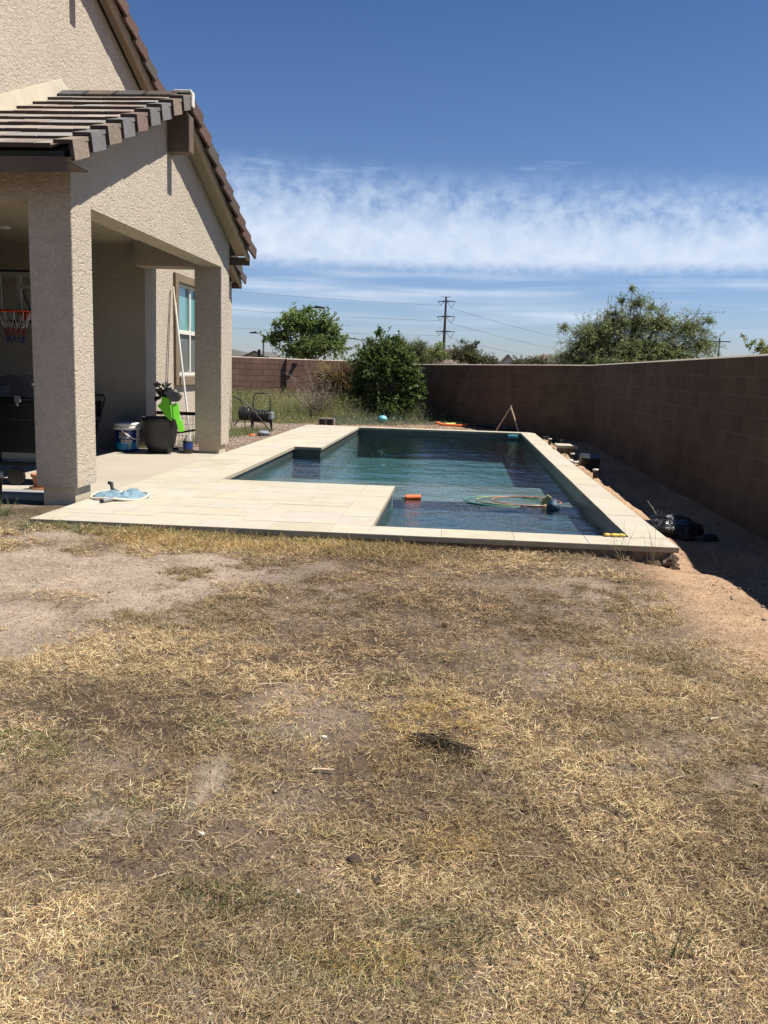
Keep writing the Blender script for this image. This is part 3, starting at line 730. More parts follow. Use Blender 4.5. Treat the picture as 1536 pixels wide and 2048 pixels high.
def rake_tiles(mb, ridge_y, ridge_z, m, sgn, y_eave, n, xo, th=.05, leg=.165, wtop=.15):
    L = abs(y_eave-ridge_y); st = L/n; down = Vector((0, sgn, -m)).normalized(); nrm = Vector((0, sgn*m, 1)).normalized(); ax = Vector((1, 0, 0)); sl = math.sqrt(1+m*m)
    for i in range(n):
        yb_ = y_eave-sgn*i*st; base = Vector((0, yb_, ridge_z-m*abs(yb_-ridge_y))); ln = st*sl*1.08
        tilt = math.atan(.036/(st*sl)); dn = (down*math.cos(tilt)+nrm*math.sin(tilt)).normalized(); nn = ax.cross(dn); nn = nn if nn.z > 0 else -nn
        c = base-down*ln/2+nrm*(th*.62+.034); mb.col = tcol(); xj = rng.uniform(-.004, .004)
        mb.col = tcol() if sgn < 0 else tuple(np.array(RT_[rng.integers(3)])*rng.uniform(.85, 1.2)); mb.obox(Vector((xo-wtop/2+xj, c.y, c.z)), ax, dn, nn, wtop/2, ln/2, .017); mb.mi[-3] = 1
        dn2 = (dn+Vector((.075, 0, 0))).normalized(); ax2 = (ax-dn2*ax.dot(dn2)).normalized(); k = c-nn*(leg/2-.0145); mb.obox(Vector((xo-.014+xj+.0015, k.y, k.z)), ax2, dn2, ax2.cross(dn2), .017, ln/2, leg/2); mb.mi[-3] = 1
def roof(name, ry, rz, m, ye0, ye1, n0, n1, x0, x1, xo, ridge_x0):
    base = MB(); b = lambda y: rz-m*abs(y-ry)
    base.prism([(ye0+.05, b(ye0+.05)), (ry, rz), (ye1-.05, b(ye1-.05)), (ye1-.05, b(ye1-.05)-.05), (ry, rz-.055), (ye0+.05, b(ye0+.05)-.05)], x0, x1-.02)
    R = base.build(name, 'underlay', house)
    t = MB()
    slope_tiles(t, ry, rz, m, -1, ye0, n0, x0, x1-.10); slope_tiles(t, ry, rz, m, 1, ye1, n1, x0, x1-.10)
    t.build('roof_tiles', ['roof_tile', 'tile_edge_shade'], R)
    t = MB(); rake_tiles(t, ry, rz, m, -1, ye0, n0, xo); rake_tiles(t, ry, rz, m, 1, ye1, n1, xo); t.build('rake_tiles', ['roof_tile', 'tile_edge_shade'], R)
    t = MB(); x = xo-.36
    while x > x0-.05:
        t.col = tuple(np.array(tcol())*.5)
        for s in (-1, 1):
            dn = Vector((0, s, -.55)).normalized(); ax = Vector((1, 0, 0)); nn = ax.cross(dn); nn = nn if nn.z > 0 else -nn
            t.obox(Vector((x+rng.uniform(-.004, .004), ry+s*.075, rz+.055)), ax, (dn+Vector((.0, 0, 0))).normalized(), nn, .21, .09, .012)
        x -= .37
    t.build('ridge_caps', 'roof_tile', R)
    return R
PRf = roof('roof', 11.05, PR, PM, 7.61, 14.42, 9, 9, HX, -3.42, -3.345, HX)
MRf = roof('roof', 11.45, 6.55, .42, 8.4, 19.45, 8, 21, -9.7, HX+.20, HX+.262, -9.7)
m = MB(); m.box(-3.56, -3.335, 10.97, 11.13, pb(11.05)+.07, pb(11.05)+.105); m.box(-3.352, -3.325, 11.0, 11.10, pb(11.05)-.085, pb(11.05)+.072); m.build('ridge_mortar', 'mortar_white', PRf, bevel=.012)
# boards of the porch roof
bb = MB()
for s, ye in ((-1, 7.66), (1, 14.37)):
    poly = [(ye, pb(ye)-.055), (11.05+s*.0, pb(11.05)-.058), (11.05, pb(11.05)-.19), (ye, pb(ye)-.125)]
    poly = poly[:2]+[(11.05, pb(11.05)-(.19 if s > 0 else .11)), (ye, pb(ye)-(.15 if s > 0 else .085))]
    bb.prism(poly, -3.455, -3.415)
bb.build('barge_board', 'wood_tan', PRf)
bb = MB()
for s, ye in ((-1, 7.74), (1, 14.33)):
    bb.prism([(ye, pb(ye)-.054), (11.05, pb(11.05)-.058), (11.05, pb(11.05)-.082), (ye, pb(ye)-.078)], G+.001, -3.457)
bb.build('rake_soffit', 'wood_tan', PRf)
bb = MB(); bb.box(-9.7, -3.418, 7.655, 7.70, 2.95, 3.075); bb.build('fascia', 'wood_dark', PRf)
bb = MB(); bb.box(HX, -3.418, 14.33, 14.37, 2.95, 3.075); bb.build('fascia', 'wood_dark', PRf)
bb = MB(); bb.box(-9.7, -3.46, 7.702, 8.208, 3.062, 3.074); bb.build('soffit', 'wood_dark', PRf)
bm = MB(); bm.box(-4.1, -3.352, 10.965, 11.135, 3.885, 4.32); bm.build('ridge_beam', 'wood_dark', PRf, bevel=.012)
# flashing band where the porch roof meets the house wall
fb = MB()
for s, ye in ((-1, 7.9), (1, 14.2)):
    fb.prism([(ye, pb(ye)+.04), (11.05, pb(11.05)+.05), (11.05, pb(11.05)+.235), (ye, pb(ye)+.225)], HX+.0015, HX+.02)
fb.build('roof_flashing', 'flash_cream', house)
# boards of the main roof
mb2 = lambda y: 6.55-.42*abs(y-11.45)
bb = MB()
for s, ye in ((-1, 8.4), (1, 19.40)): bb.prism([(ye, mb2(ye)-.055), (11.45, mb2(11.45)-.058), (11.45, mb2(11.45)-.21), (ye, mb2(ye)-.185)], HX+.155, HX+.195)
bb.build('barge_board', 'wood_tan', MRf)
bb = MB()
for s, ye in ((-1, 8.4), (1, 19.36)): bb.prism([(ye, mb2(ye)-.054), (11.45, mb2(11.45)-.058), (11.45, mb2(11.45)-.082), (ye, mb2(ye)-.078)], HX+.001, HX+.153)
bb.build('rake_soffit', 'wood_tan', MRf)
bb = MB(); bb.box(-9.7, HX+.19, 19.36, 19.40, mb2(19.4)-.19, mb2(19.4)-.06); bb.build('fascia', 'wood_dark', MRf)
bm = MB(); bm.box(HX-.3, HX+.255, 11.365, 11.535, 5.92, 6.35); bm.build('ridge_beam', 'wood_dark', MRf, bevel=.012)
# --- window
wn = MB(); wn.box(HX+.001, HX+.05, 15.29, 15.47, .99, 2.92); wn.box(HX+.001, HX+.05, 17.05, 17.23, .99, 2.92); wn.box(HX+.001, HX+.05, 15.47, 17.05, 2.78, 2.92)
wn = wn.build('window', 'trim_brown', house, bevel=.006)
s = MB(); s.box(HX+.001, HX+.075, 15.47, 17.05, .99, 1.145); s.build('sill', 'trim_brown', wn, bevel=.006)
f = MB(); fx0, fx1 = HX-.10, HX-.035; y0, y1, z0, z1 = 15.475, 17.045, 1.155, 2.775
f.box(fx0, fx1, y0, y0+.05, z0, z1); f.box(fx0, fx1, y1-.05, y1, z0, z1); f.box(fx0, fx1, y0+.05, y1-.05, z0, z0+.055); f.box(fx0, fx1, y0+.05, y1-.05, z1-.05, z1)
f.box(fx0+.01, fx1+.006, 16.33, 16.40, z0+.055, z1-.05); f.box(fx0+.012, fx1+.012, y0+.05, 16.33, 1.895, 1.965); f.box(fx0+.012, fx1+.012, 16.40, y1-.05, 1.895, 1.965)
f.build('frame', 'white_vinyl', wn, bevel=.004)
for ya, yb2 in ((y0+.05, 16.33), (16.40, y1-.05)):
    q = MB(); q.box(fx0+.02, fx0+.028, ya, yb2, 1.965, z1-.05); q.build('pane', 'pane_sky_reflection', wn)
    q = MB(); q.box(fx0+.03, fx0+.034, ya, yb2, z0+.055, 1.895); q.build('insect_screen', 'pane_screen', wn)
# ================================================================== DRY LAWN
def zones(x, y):
    bare = np.maximum.reduce([ell(x, y, -2.75, 5.75, 1.45, .95), .8*ell(x, y, -2.7, 4.55, 1.0, .8), ss(x, 1.22, 1.62)*ss(y, 4.2, 5.2), .55*ell(x, y, .85, 6.0, .75, .42)])
    soilp = np.maximum.reduce([.80*ell(x, y, -.75, 2.38, .32, .14), .95*ell(x, y, -.80, 2.80, .10, .22), .8*ell(x, y, -.98, 2.52, .12, .09), .5*ell(x, y, -1.3, 3.25, .35, .12), .45*ell(x, y, -.6, 3.6, .4, .3)])
    mid = np.maximum(ell(x, y, -.2, 5.5, 1.5, 1.1), .7*ell(x, y, -.55, 4.2, .6, .35))
    fringe = ss(y, 6.45, 6.8)*ss(x, -3.2, -2.6)*(1-ss(x, -.5, .1))
    green = np.maximum.reduce([ss(y, 6.85, 7.12)*(1-ss(x, -.9, -.4))*.7, .8*ell(x, y, -1.56, 2.97, .35, .12), .8*ell(x, y, -1.0, 2.55, .22, .09), .6*ell(x, y, -.92, 3.24, .3, .08), .7*ell(x, y, -.5, 2.14, .2, .07), .5*ell(x, y, .1, 4.3, .3, .12), .5*ell(x, y, -.25, 3.9, .15, .1), .5*ell(x, y, .05, 2.1, .25, .08), .35*ell(x, y, -.35, 1.9, .4, .08)])
    gold = np.maximum.reduce([fringe*.9, .9*ell(x, y, -.05, 3.45, .25, .35), .8*ell(x, y, .35, 4.4, .35, .15), .8*ell(x, y, .05, 2.55, .12, .12), .7*ell(x, y, -.3, 3.1, .25, .12), .7*ell(x, y, -.2, 1.95, .2, .07), .5*ell(x, y, -1.0, 6.9, .9, .2)])
    return bare, soilp, mid, fringe, green, gold
def make_straw():
    n = 2300000
    y = 1.25+(7.205-1.25)*rng.random(n)**1.12; lo = -(.62*y+2.0); hi = np.minimum(.50*y+1.9, 2.85); x = lo+(hi-lo)*rng.random(n)
    bare, soilp, mid, fringe, green, gold = zones(x, y)
    nz = fbm(x, y, 2.4, 41); nf = fbm(x, y, 9, 51, 3)
    dn = .30+1.35*ss(nz, .34, .58)*(.2+1.1*ss(nf, .40, .58))
    dn = dn*(.25+1.15*ss(fbm(x, y, 19, 57, 2), .36, .58))
    bare = ss(bare+(fbm(x, y, 8, 58, 3)-.5)*.9*(bare > .02)*(bare < .98), .25, .8)
    dn = dn*(1-.93*bare)*(1-soilp)*(1-.35*mid)+1.8*fringe
    dn = np.maximum(dn, .25*green)+.75*(1-ss(y, 2.1, 3.0))*(1-soilp)*(.4+.8*ss(nf, .35, .6))*ss(x, -1.0, -.3)+.35*(1-ss(y, 2.0, 2.5))*(1-soilp)
    dn *= np.clip(1.15-.09*(y-2), .55, 1.1)*(1-.55*ss(-x-.62*y, .2, 1.0))*(1-.55*ss(x-.5*y, .35, 1.2))*(1-ss(x+(fbm(x, y, 1.2, 97)-.5)*.9, 1.5, 2.2))
    dn *= 1-ss(-x-.62*y+(fbm(x, y, 1.0, 98)-.5)*1.2, 1.0, 1.8)
    k = rng.random(n) < dn*.52
    x, y = x[k], y[k]; n = len(x); bare, soilp, mid, fringe, green, gold = [a[k] for a in (bare, soilp, mid, fringe, green, gold)]
    pale = [(.52, .395, .205), (.62, .50, .29), (.40, .29, .14), (.26, .18, .095), (.70, .58, .37)]
    brn = [(.36, .26, .15), (.25, .17, .10), (.46, .345, .20), (.14, .095, .06), (.52, .41, .25)]
    gld = [(.52, .37, .13), (.46, .31, .10), (.58, .45, .20), (.38, .26, .10)]
    grn = [(.075, .105, .035), (.11, .14, .045), (.055, .08, .03), (.16, .17, .06), (.28, .24, .10)]
    C = palette(n, pale, [3, 3, 2.5, 2, 1.2]); 
    pick = rng.random(n)
    m_ = pick < (.85*mid+.45*bare); C[m_] = palette(m_.sum(), brn, [3, 3, 2, 2, 1])
    m_ = rng.random(n) < .75*gold*(1-.6*mid); C[m_] = palette(m_.sum(), gld, [2, 2, 2, 1])
    m_ = rng.random(n) < .26; C[m_] = palette(m_.sum(), brn, [2, 3, 1, 3, 1])
    C = np.clip(C*np.array([1.05, 1.025, 1.02]), 0, .9)
    isg = rng.random(n) < green*.45; C[isg] = palette(isg.sum(), grn, [3, 3, 2, 1.5, 1])
    tone = fbm(x, y, 1.7, 88); C *= (.74+.52*ss(tone, .36, .64)*(.6+.8*fbm(x, y, 7, 92, 2)))[:, None]
    L = rng.uniform(.013, .044, n)*(1+.10*(y-2))*(1-.45*bare)*(1-.15*mid); W = rng.uniform(.0011, .0025, n)*(1+.15*(y-2))
    el = rng.normal(.20, .42, n); el = np.where(isg, rng.uniform(.2, 1.0, n), el); el = np.where(rng.random(n) < .5*fringe, rng.uniform(.2, 1.15, n), el)
    L = np.where(rng.random(n) < .35*fringe, L*1.5, L)
    # combed a little by the mower and by feet
    az = rng.uniform(0, 2*np.pi, n); sw = fbm(x, y, .8, 66)*6.28*2; m_ = rng.random(n) < .14; az = np.where(m_, sw+rng.normal(0, .5, n), az)
    p = np.stack([x, y, gz(x, y)+rng.uniform(-.002, .022, n)*(1-.8*bare)*(.4+1.2*fbm(x, y, 8, 93, 2))], 1)
    parts = [blades(p, az, el, L, W, rng.normal(0, 1.1, n), rng.normal(0, .8, n), C, 2, .12)]
    # long runners lying across the thatch
    m = 1100; y = 1.3+5.6*rng.random(m)**1.2; x = -(.6*y+.3)+(1.1*y+.6)*rng.random(m); k = (x < 1.3) & (zones(x, y)[0] < .5); x, y = x[k], y[k]; m = len(x)
    p = np.stack([x, y, gz(x, y)+rng.uniform(.006, .022, m)], 1)
    parts.append(blades(p, rng.uniform(0, 6.28, m), rng.normal(.02, .06, m), rng.uniform(.06, .18, m), rng.uniform(.0012, .0024, m), rng.normal(0, .8, m), rng.normal(0, .6, m), palette(m, pale[:3]+[pale[4]], [2, 3, 1, 2]), 5, .05))
    V, Q, C = cat(parts)
    o = big('dry_grass', V, Q, C, 'straw'); tag(o, 'dry straw coloured lawn of matted dead grass covering the foreground', 'grass', kind='stuff')
make_straw()

# crumbs, chips and pebbles
def stones(name, x, y, r, cols, wts, label, zoff=0):
    n = len(x); ico = np.array([(1, 0, 0), (-1, 0, 0), (0, 1, 0), (0, -1, 0), (0, 0, 1), (0, 0, -1)], float)
    T = np.array([(0, 2, 4), (2, 1, 4), (1, 3, 4), (3, 0, 4), (2, 0, 5), (1, 2, 5), (3, 1, 5), (0, 3, 5)])
    s = r[:, None, None]*(ico[None]*rng.uniform(.6, 1.3, (n, 6, 1)))*np.array([1, 1, .65]); a = rng.uniform(0, 6.28, n); c, d = np.cos(a)[:, None], np.sin(a)[:, None]
    X = s[..., 0]*c-s[..., 1]*d; Y = s[..., 0]*d+s[..., 1]*c
    V = np.stack([X, Y, s[..., 2]], -1)+np.stack([x, y, gz(x, y)+r*.3+zoff], 1)[:, None]
    Q = (np.arange(n)*6)[:, None, None]+T; C = np.repeat(palette(n, cols, wts), 6, 0)
    o = big(name, V.reshape(-1, 3), Q.reshape(-1, 3), C, 'stone'); return tag(o, label, 'stones', kind='stuff')
n = 9000; y = 1.4+5.9*rng.random(n)**1.1; x = -(.6*y+.3)+(1.12*y+.7)*rng.random(n); k = x < 2.75; x, y = x[k], y[k]
stones('pebbles', x, y, rng.uniform(.0015, .0065, len(x))*np.where(rng.random(len(x)) < .03, 2.2, 1), [(.42, .34, .26), (.16, .115, .08), (.55, .48, .40), (.07, .05, .04), (.34, .22, .14)], [3, 3, 1, 2, 2], 'small crumbs of soil and pebbles scattered over the dry lawn')
n = 14000; x = rng.uniform(-5, -3.3, n); y = rng.uniform(13.95, 23, n); k = (x < -3.66) | (y > 21.5); x, y = x[k], y[k]
x2 = rng.uniform(1.9, 3.0, 900); y2 = rng.uniform(4.5, 24, 900); x3 = rng.uniform(-3.4, 1.6, 4500); y3 = rng.uniform(21.4, 24.3, 4500)
x = np.r_[x, x2, x3]; y = np.r_[y, y2, y3]
stones('gravel', x, y, rng.uniform(.006, .020, len(x)), [(.40, .31, .25), (.30, .24, .20), (.22, .17, .14), (.50, .42, .36), (.36, .23, .16)], [3, 3, 2, 1, 2], 'loose tan gravel between the house and the pool deck and along the wall')

# ================================================================== WEED PATCH
def make_weeds():
    parts = []
    n = 70000; x = rng.uniform(-9, 1.0, n); y = rng.uniform(22.2, 32, n)
    front = 22.6+.33*(x+4.2)+(fbm(x, y*0, .9, 12)-.5)*1.2
    back_l = 31.1+.54*(x+6.2); back_r = 28.0-1.7*(x+1.3)
    k = (y > front) & (y < back_l-.2) & (y < back_r-.25) & (rng.random(n) < .35+.8*ss(fbm(x, y, 1.1, 14), .35, .6)); x, y = x[k], y[k]; n = len(x)
    d = ss(y-front[k], 0, 3.2); hz = (.15+.56*d)*(.6+.8*fbm(x, y, 1.6, 16))
    hz *= 1-.45*ss(x, -3.4, -1.6)*(1-ss(y, 25, 26)); hz = np.maximum(hz, .07)
    t = fbm(x, y, .9, 17); C = palette(n, [(.24, .27, .10), (.17, .215, .08), (.32, .28, .13), (.44, .35, .18), (.13, .175, .07)], [3, 3, 2, 1.6, 2], .22)
    gb = (x > -3.3) & (x < -.6) & (y < 26) & (rng.random(n) < .75); C[gb] = palette(gb.sum(), [(.17, .20, .15), (.13, .16, .115), (.23, .25, .18)], [3, 2, 1])
    gy = (ell(x, y, -3.55, 25.3, .8, .9) > .5) & (rng.random(n) < .5); C[gy] = palette(gy.sum(), [(.34, .30, .06), (.25, .23, .06)], [1, 1])
    dr = (ell(x, y, -5.6, 27.2, .8, 1.2) > .5) & (rng.random(n) < .5); C[dr] = palette(dr.sum(), [(.55, .40, .22), (.45, .33, .19)], [1, 1])
    p = np.stack([x, y, gz(x, y)-.02], 1)
    parts.append(blades(p, rng.uniform(0, 6.28, n), rng.uniform(.7, 1.5, n), hz*rng.uniform(.5, 1.25, n), rng.uniform(.006, .016, n), rng.normal(0, .5, n), rng.uniform(-1.2, 1.2, n), C, 3, .25))
    # leafy forbs
    m = 26000; i = rng.integers(0, n, m); q = p[i]+np.c_[rng.normal(0, .06, (m, 2)), rng.random(m)*hz[i]*.95]
    dd = rng.normal(size=(m, 3)); dd[:, 2] += .5
    parts.append(leaves(q, dd, rng.uniform(.03, .075, m), rng.uniform(.012, .03, m), C[i]*rng.uniform(.7, 1.25, (m, 1))))
    # low rim of weeds in front of the angled wall
    V, Q, C = cat(parts); o = big('weeds', V, Q, C, 'leaf'); tag(o, 'patch of knee high green and dry weeds in front of the far walls', 'weeds', kind='stuff')
    # grass at the house corner
    n = 5200; x = rng.uniform(-5.0, -4.0, n); y = rng.uniform(15.5, 19.9, n); k = (x < -4.95+.11*(y-14)+.35*fbm(x, y, 2, 8)) & (rng.random(n) < .35+.6*fbm(x, y, 2.5, 10)); x, y = x[k], y[k]; n = len(x)
    p = np.stack([x, y, gz(x, y)-.01], 1)
    V, Q, C = blades(p, rng.uniform(0, 6.28, n), rng.uniform(.7, 1.5, n), rng.uniform(.08, .26, n), rng.uniform(.005, .010, n), rng.normal(0, .6, n), rng.uniform(-1, 1, n), palette(n, [(.12, .17, .05), (.09, .13, .04), (.20, .20, .08), (.30, .25, .12)], [3, 3, 1, 1]), 3, .3)
    o = big('grass', V, Q, C, 'leaf'); tag(o, 'tufts of green grass growing in the gravel beside the far house corner', 'grass', kind='stuff')
    # grass tufts at the near deck corner and the slab edge
    n = 2600; x = np.r_[rng.uniform(-4.9, -3.5, 1500), rng.uniform(-3.9, -3.0, 1100)]; y = np.r_[rng.uniform(7.0, 7.75, 1500), rng.uniform(6.95, 7.2, 1100)]
    k = rng.random(n) < .15+1.1*ss(fbm(x, y, 4, 21), .42, .6); x, y = x[k], y[k]; n = len(x); p = np.stack([x, y, gz(x, y)-.005], 1)
    V, Q, C = blades(p, rng.uniform(0, 6.28, n), rng.uniform(.3, 1.3, n), rng.uniform(.03, .12, n), rng.uniform(.003, .006, n), rng.normal(0, .7, n), rng.uniform(-1, 1, n), palette(n, [(.11, .15, .05), (.08, .11, .04), (.20, .20, .08), (.34, .27, .13)], [3, 3, 1, 1.5]), 3, .35)
    o = big('grass', V, Q, C, 'leaf'); tag(o, 'short green grass tufts around the near left corner of the deck', 'grass', kind='stuff')
make_weeds()

# ================================================================== BUSHES AND TREES
def strands(P0, D, ln, k, droop, wob):
    """polylines that leave P0 along D, length ln, k points, drooping"""
    n = len(P0); D = D/(np.linalg.norm(D, axis=1)[:, None]+1e-9); P = np.zeros((n, k, 3)); P[:, 0] = P0; d = D.copy()
    for i in range(1, k):
        d = d+rng.normal(0, wob, (n, 3)); d[:, 2] -= droop/k; d /= np.linalg.norm(d, axis=1)[:, None]
        P[:, i] = P[:, i-1]+d*(ln/(k-1))[:, None]
    return P
def foliage(lobes, yc, ns, nl, ln, L, W, cols, wts, droop=.5, ydepth=.9, up=.25, twigcol=(.13, .10, .07), tr=.006, shell=.45, wob=.22):
    """lobes (x,z,rx,rz) at depth yc; ns strands of nl leaves"""
    lb = np.array(lobes); vol = lb[:, 2]*lb[:, 3]*np.maximum(lb[:, 2], lb[:, 3])**.5; vol = vol+.004*vol.sum(); i = rng.choice(len(lb), ns, p=vol/vol.sum())
    u = rng.normal(size=(ns, 3)); u /= np.linalg.norm(u, axis=1)[:, None]; rad = (shell+(1-shell)*rng.random(ns))*rng.uniform(.55, 1.0, ns)
    R = np.stack([lb[i, 2], np.minimum(lb[i, 2], 1.4)*ydepth, lb[i, 3]], 1); c = np.stack([lb[i, 0], np.full(ns, yc)+np.where(lb[i, 2] > .2, rng.normal(0, .25, ns)*lb[i, 2], 0), lb[i, 1]], 1)
    lnn = ln*rng.uniform(.5, 1.3, ns)*np.clip(lb[i, 2]/.5, .35, 1)
    P0 = c+u*R*rad[:, None]-u*lnn[:, None]*.55; D = u*R; D[:, 2] += up*R[:, 2]; D += rng.normal(0, .25, (ns, 3))*R
    k = 6; P = strands(P0, D, lnn, k, droop, wob)
    tv, tq = tubes3(P, np.linspace(tr, tr*.3, k)[None].repeat(ns, 0)); parts = [(tv, tq, np.tile(np.array(twigcol), (len(tv), 1)))]
    t = rng.uniform(.15, 1, (ns, nl))*(k-1); a = np.minimum(t.astype(int), k-2); f = (t-a)[..., None]; r_ = np.arange(ns)[:, None]
    q = P[r_, a]*(1-f)+P[r_, a+1]*f; dr = P[r_, a+1]-P[r_, a]; dr /= np.linalg.norm(dr, axis=2)[..., None]+1e-9
    dr = dr*.6+rng.normal(0, .65, dr.shape); dr[..., 2] -= .15*droop
    m = ns*nl; cc = palette(ns, cols, wts, .12).repeat(nl, 0)*rng.uniform(.75, 1.25, (m, 1))
    parts.append(leaves(q.reshape(-1, 3), dr.reshape(-1, 3), L*rng.uniform(.6, 1.25, m), W*rng.uniform(.6, 1.25, m), cc))
    return parts
def plant(name, label, cat_, lobes, yc, base, tr, fol, group=None, limbs=True, barkm='bark'):
    gzv = float(gz(base[0], base[1])) if base[2] is None else base[2]
    root = thing(name, (base[0], base[1], gzv), label, cat_, group)
    mb = MB(); lb = sorted(lobes, key=lambda l: l[1]); zmin = min(l[1]-l[3] for l in lobes); zf = gzv+max(.25, (np.mean([l[1] for l in lobes])-gzv)*.42)
    B = Vector((base[0], base[1], gzv-.05)); F_ = Vector((base[0]+rng.uniform(-.08, .08), base[1], zf))
    mb.tube([B, B.lerp(F_, .5)+Vector((rng.uniform(-.04, .04), 0, 0)), F_], [tr*1.25, tr, tr*.85], 9)
    for l in lobes:
        E_ = Vector((l[0], yc+rng.uniform(-.3, .3)*l[2], l[1]+l[3]*.35)); M_ = F_.lerp(E_, .5)+Vector((rng.uniform(-.12, .12), rng.uniform(-.1, .1), rng.uniform(-.02, .15)))*min(1, l[2]*2)
        sk = min(1, l[2]/.7); mb.tube([F_-Vector((0, 0, .06)), M_, E_], [tr*.42*sk, tr*.22*sk, tr*.05], 6)
        for q in range(3):
            E2 = E_+Vector((rng.uniform(-.8, .8)*l[2], rng.uniform(-.6, .6)*l[2], rng.uniform(-.1, .8)*l[3])); mb.tube([M_, M_.lerp(E2, .55)+Vector((0, 0, .04)), E2], [tr*.16*sk, tr*.09*sk, tr*.03], 5)
    mb.build('trunk', barkm, root)
    V, Q, C = cat(fol); big('crown', V, Q, C, 'leaf', root)
    return root
GRN_T = [(.22, .31, .085), (.165, .245, .07), (.28, .36, .12), (.12, .18, .055)]
lob = [(-7.98, 3.52, 1.22, .97), (-9.12, 2.94, .82, .56), (-6.83, 3.55, .82, .89), (-8.62, 3.75, .77, .56), (-7.32, 2.54, 1.79, .82), (-6.17, 2.57, .71, .56), (-9.5, 2.61, .41, .31), (-8.08, 2.15, 1.28, .46), (-7.6, 4.15, .35, .25), (-9.9, 2.75, .22, .12), (-9.3, 3.55, .3, .2), (-6.3, 3.2, .35, .4)]
plant('broadleaf_tree', 'light green leafy tree behind the sunlit block wall at left', 'tree', lob, 45, (-7.7, 45, -.1), .14, foliage(lob, 45, 1000, 14, .85, .17, .085, GRN_T, [3, 3, 2, 2], .35, shell=.12))
GRN_M = [(.30, .37, .14), (.23, .29, .11), (.38, .44, .20), (.16, .205, .085), (.32, .41, .15)]
lob = [(3.8, 1.98, 1.05, .34), (4.4, 2.8, 1.02, .62), (4.18, 2.39, 1.02, .51), (5.1, 3.06, .68, .60), (5.63, 2.43, 1.36, .65), (6.46, 3.1, .88, .60), (7.42, 3.0, .77, .55), (7.79, 2.49, .77, .48), (6.69, 2.3, 1.36, .43), (5.69, 3.75, .42, .35), (4.92, 3.4, .42, .28), (5.5, 4.2, .12, .10), (5.2, 3.85, .12, .10), (8.0, 3.25, .2, .12), (3.4, 2.95, .22, .12), (6.15, 3.65, .2, .16), (5.3, 1.9, 2.2, .5), (5.75, 3.15, .62, .42), (7.2, 1.95, 1.4, .4)]
plant('mesquite_tree', 'feathery wide mesquite tree rising behind the right block wall', 'tree', lob, 30, (5.5, 30, -.1), .15, foliage(lob, 30, 3300, 18, .85, .105, .020, GRN_M, [3, 3, 2, 2, 1], .75, shell=.25, up=.35, tr=.008, wob=.28))
lob = [(-1.15, 2.20, .71, .40), (-1.61, 1.91, .48, .29), (-.9, 2.62, .2, .14)]
plant('mesquite_tree', 'small dark mesquite just right of the green shrub, below the power pylon', 'tree', lob, 42, (-1.3, 42, -.1), .08, foliage(lob, 42, 520, 13, .55, .12, .035, GRN_M, [3, 3, 2, 2, 1], .6), 'small mesquites beyond the angled wall')
lob = [(.13, 2.25, .83, .42), (.95, 2.02, .71, .30), (.47, 2.55, .30, .20), (1.54, 1.90, .48, .22), (.1, 2.75, .12, .12), (.78, 2.75, .10, .14)]
plant('mesquite_tree', 'low olive mesquite in front of the spotted tile roof beyond the angled wall', 'tree', lob, 42, (.6, 42, -.1), .08, foliage(lob, 42, 800, 13, .55, .12, .035, [(.13, .145, .065), (.10, .115, .05), (.17, .175, .085)], [3, 3, 2], .6), 'small mesquites beyond the angled wall')
lob = [(3.04, 1.92, .75, .22), (3.7, 2.0, .4, .2)]
plant('mesquite_tree', 'lowest straggly mesquite beside the left foot of the big mesquite', 'tree', lob, 42, (3.1, 42, -.1), .06, foliage(lob, 42, 420, 12, .5, .11, .035, [(.15, .155, .075), (.115, .125, .055)], [3, 3], .6), 'small mesquites beyond the angled wall')
lob = [(-1.97, 1.80, .58, .54), (-1.55, 2.05, .40, .45), (-2.27, 2.3, .29, .27), (-1.35, 1.7, .35, .4)]
plant('palo_verde_tree', 'pale yellow green fine twigged tree peeking out behind the dark green shrub', 'tree', lob, 34.5, (-1.8, 34.5, -.1), .07, foliage(lob, 34.5, 900, 12, .6, .09, .018, [(.20, .225, .095), (.16, .185, .08), (.25, .26, .13)], [3, 2, 2], -.6, up=1.2, twigcol=(.17, .19, .09), tr=.007))
GRN_S = [(.085, .145, .033), (.125, .19, .045), (.055, .095, .024), (.19, .255, .075)]
lob = [(-2.15, 1.38, .96, .80), (-2.68, 1.55, .55, .62), (-1.65, 1.62, .52, .60), (-2.85, .80, .50, .60), (-1.42, .82, .45, .70), (-2.17, 2.00, .74, .38), (-2.36, 2.42, .07, .16), (-1.89, 2.28, .22, .14), (-1.27, 1.33, .25, .27), (-2.12, .42, 1.03, .50), (-2.62, 2.12, .2, .2), (-1.1, .95, .22, .2)]
plant('green_shrub', 'large dense dark green leafy shrub in the weeds at the far end of the pool', 'shrub', lob, 26, (-2.1, 26, None), .06, foliage(lob, 26, 1700, 14, .60, .088, .050, GRN_S, [3, 3, 2, 1.5], .25, shell=.2, tr=.006))
lob = [(4.38, 1.93, .11, .09), (4.56, 1.86, .13, .14), (4.29, 2.04, .05, .03), (4.72, 1.75, .2, .16)]
plant('leafy_sapling', 'small yellow green leafy branches rising above the right wall at the picture edge', 'tree', lob, 14, (4.7, 14, -.1), .03, foliage(lob, 14, 90, 9, .20, .045, .026, [(.22, .27, .07), (.16, .21, .05), (.30, .32, .10)], [3, 2, 2], .2, tr=.003))
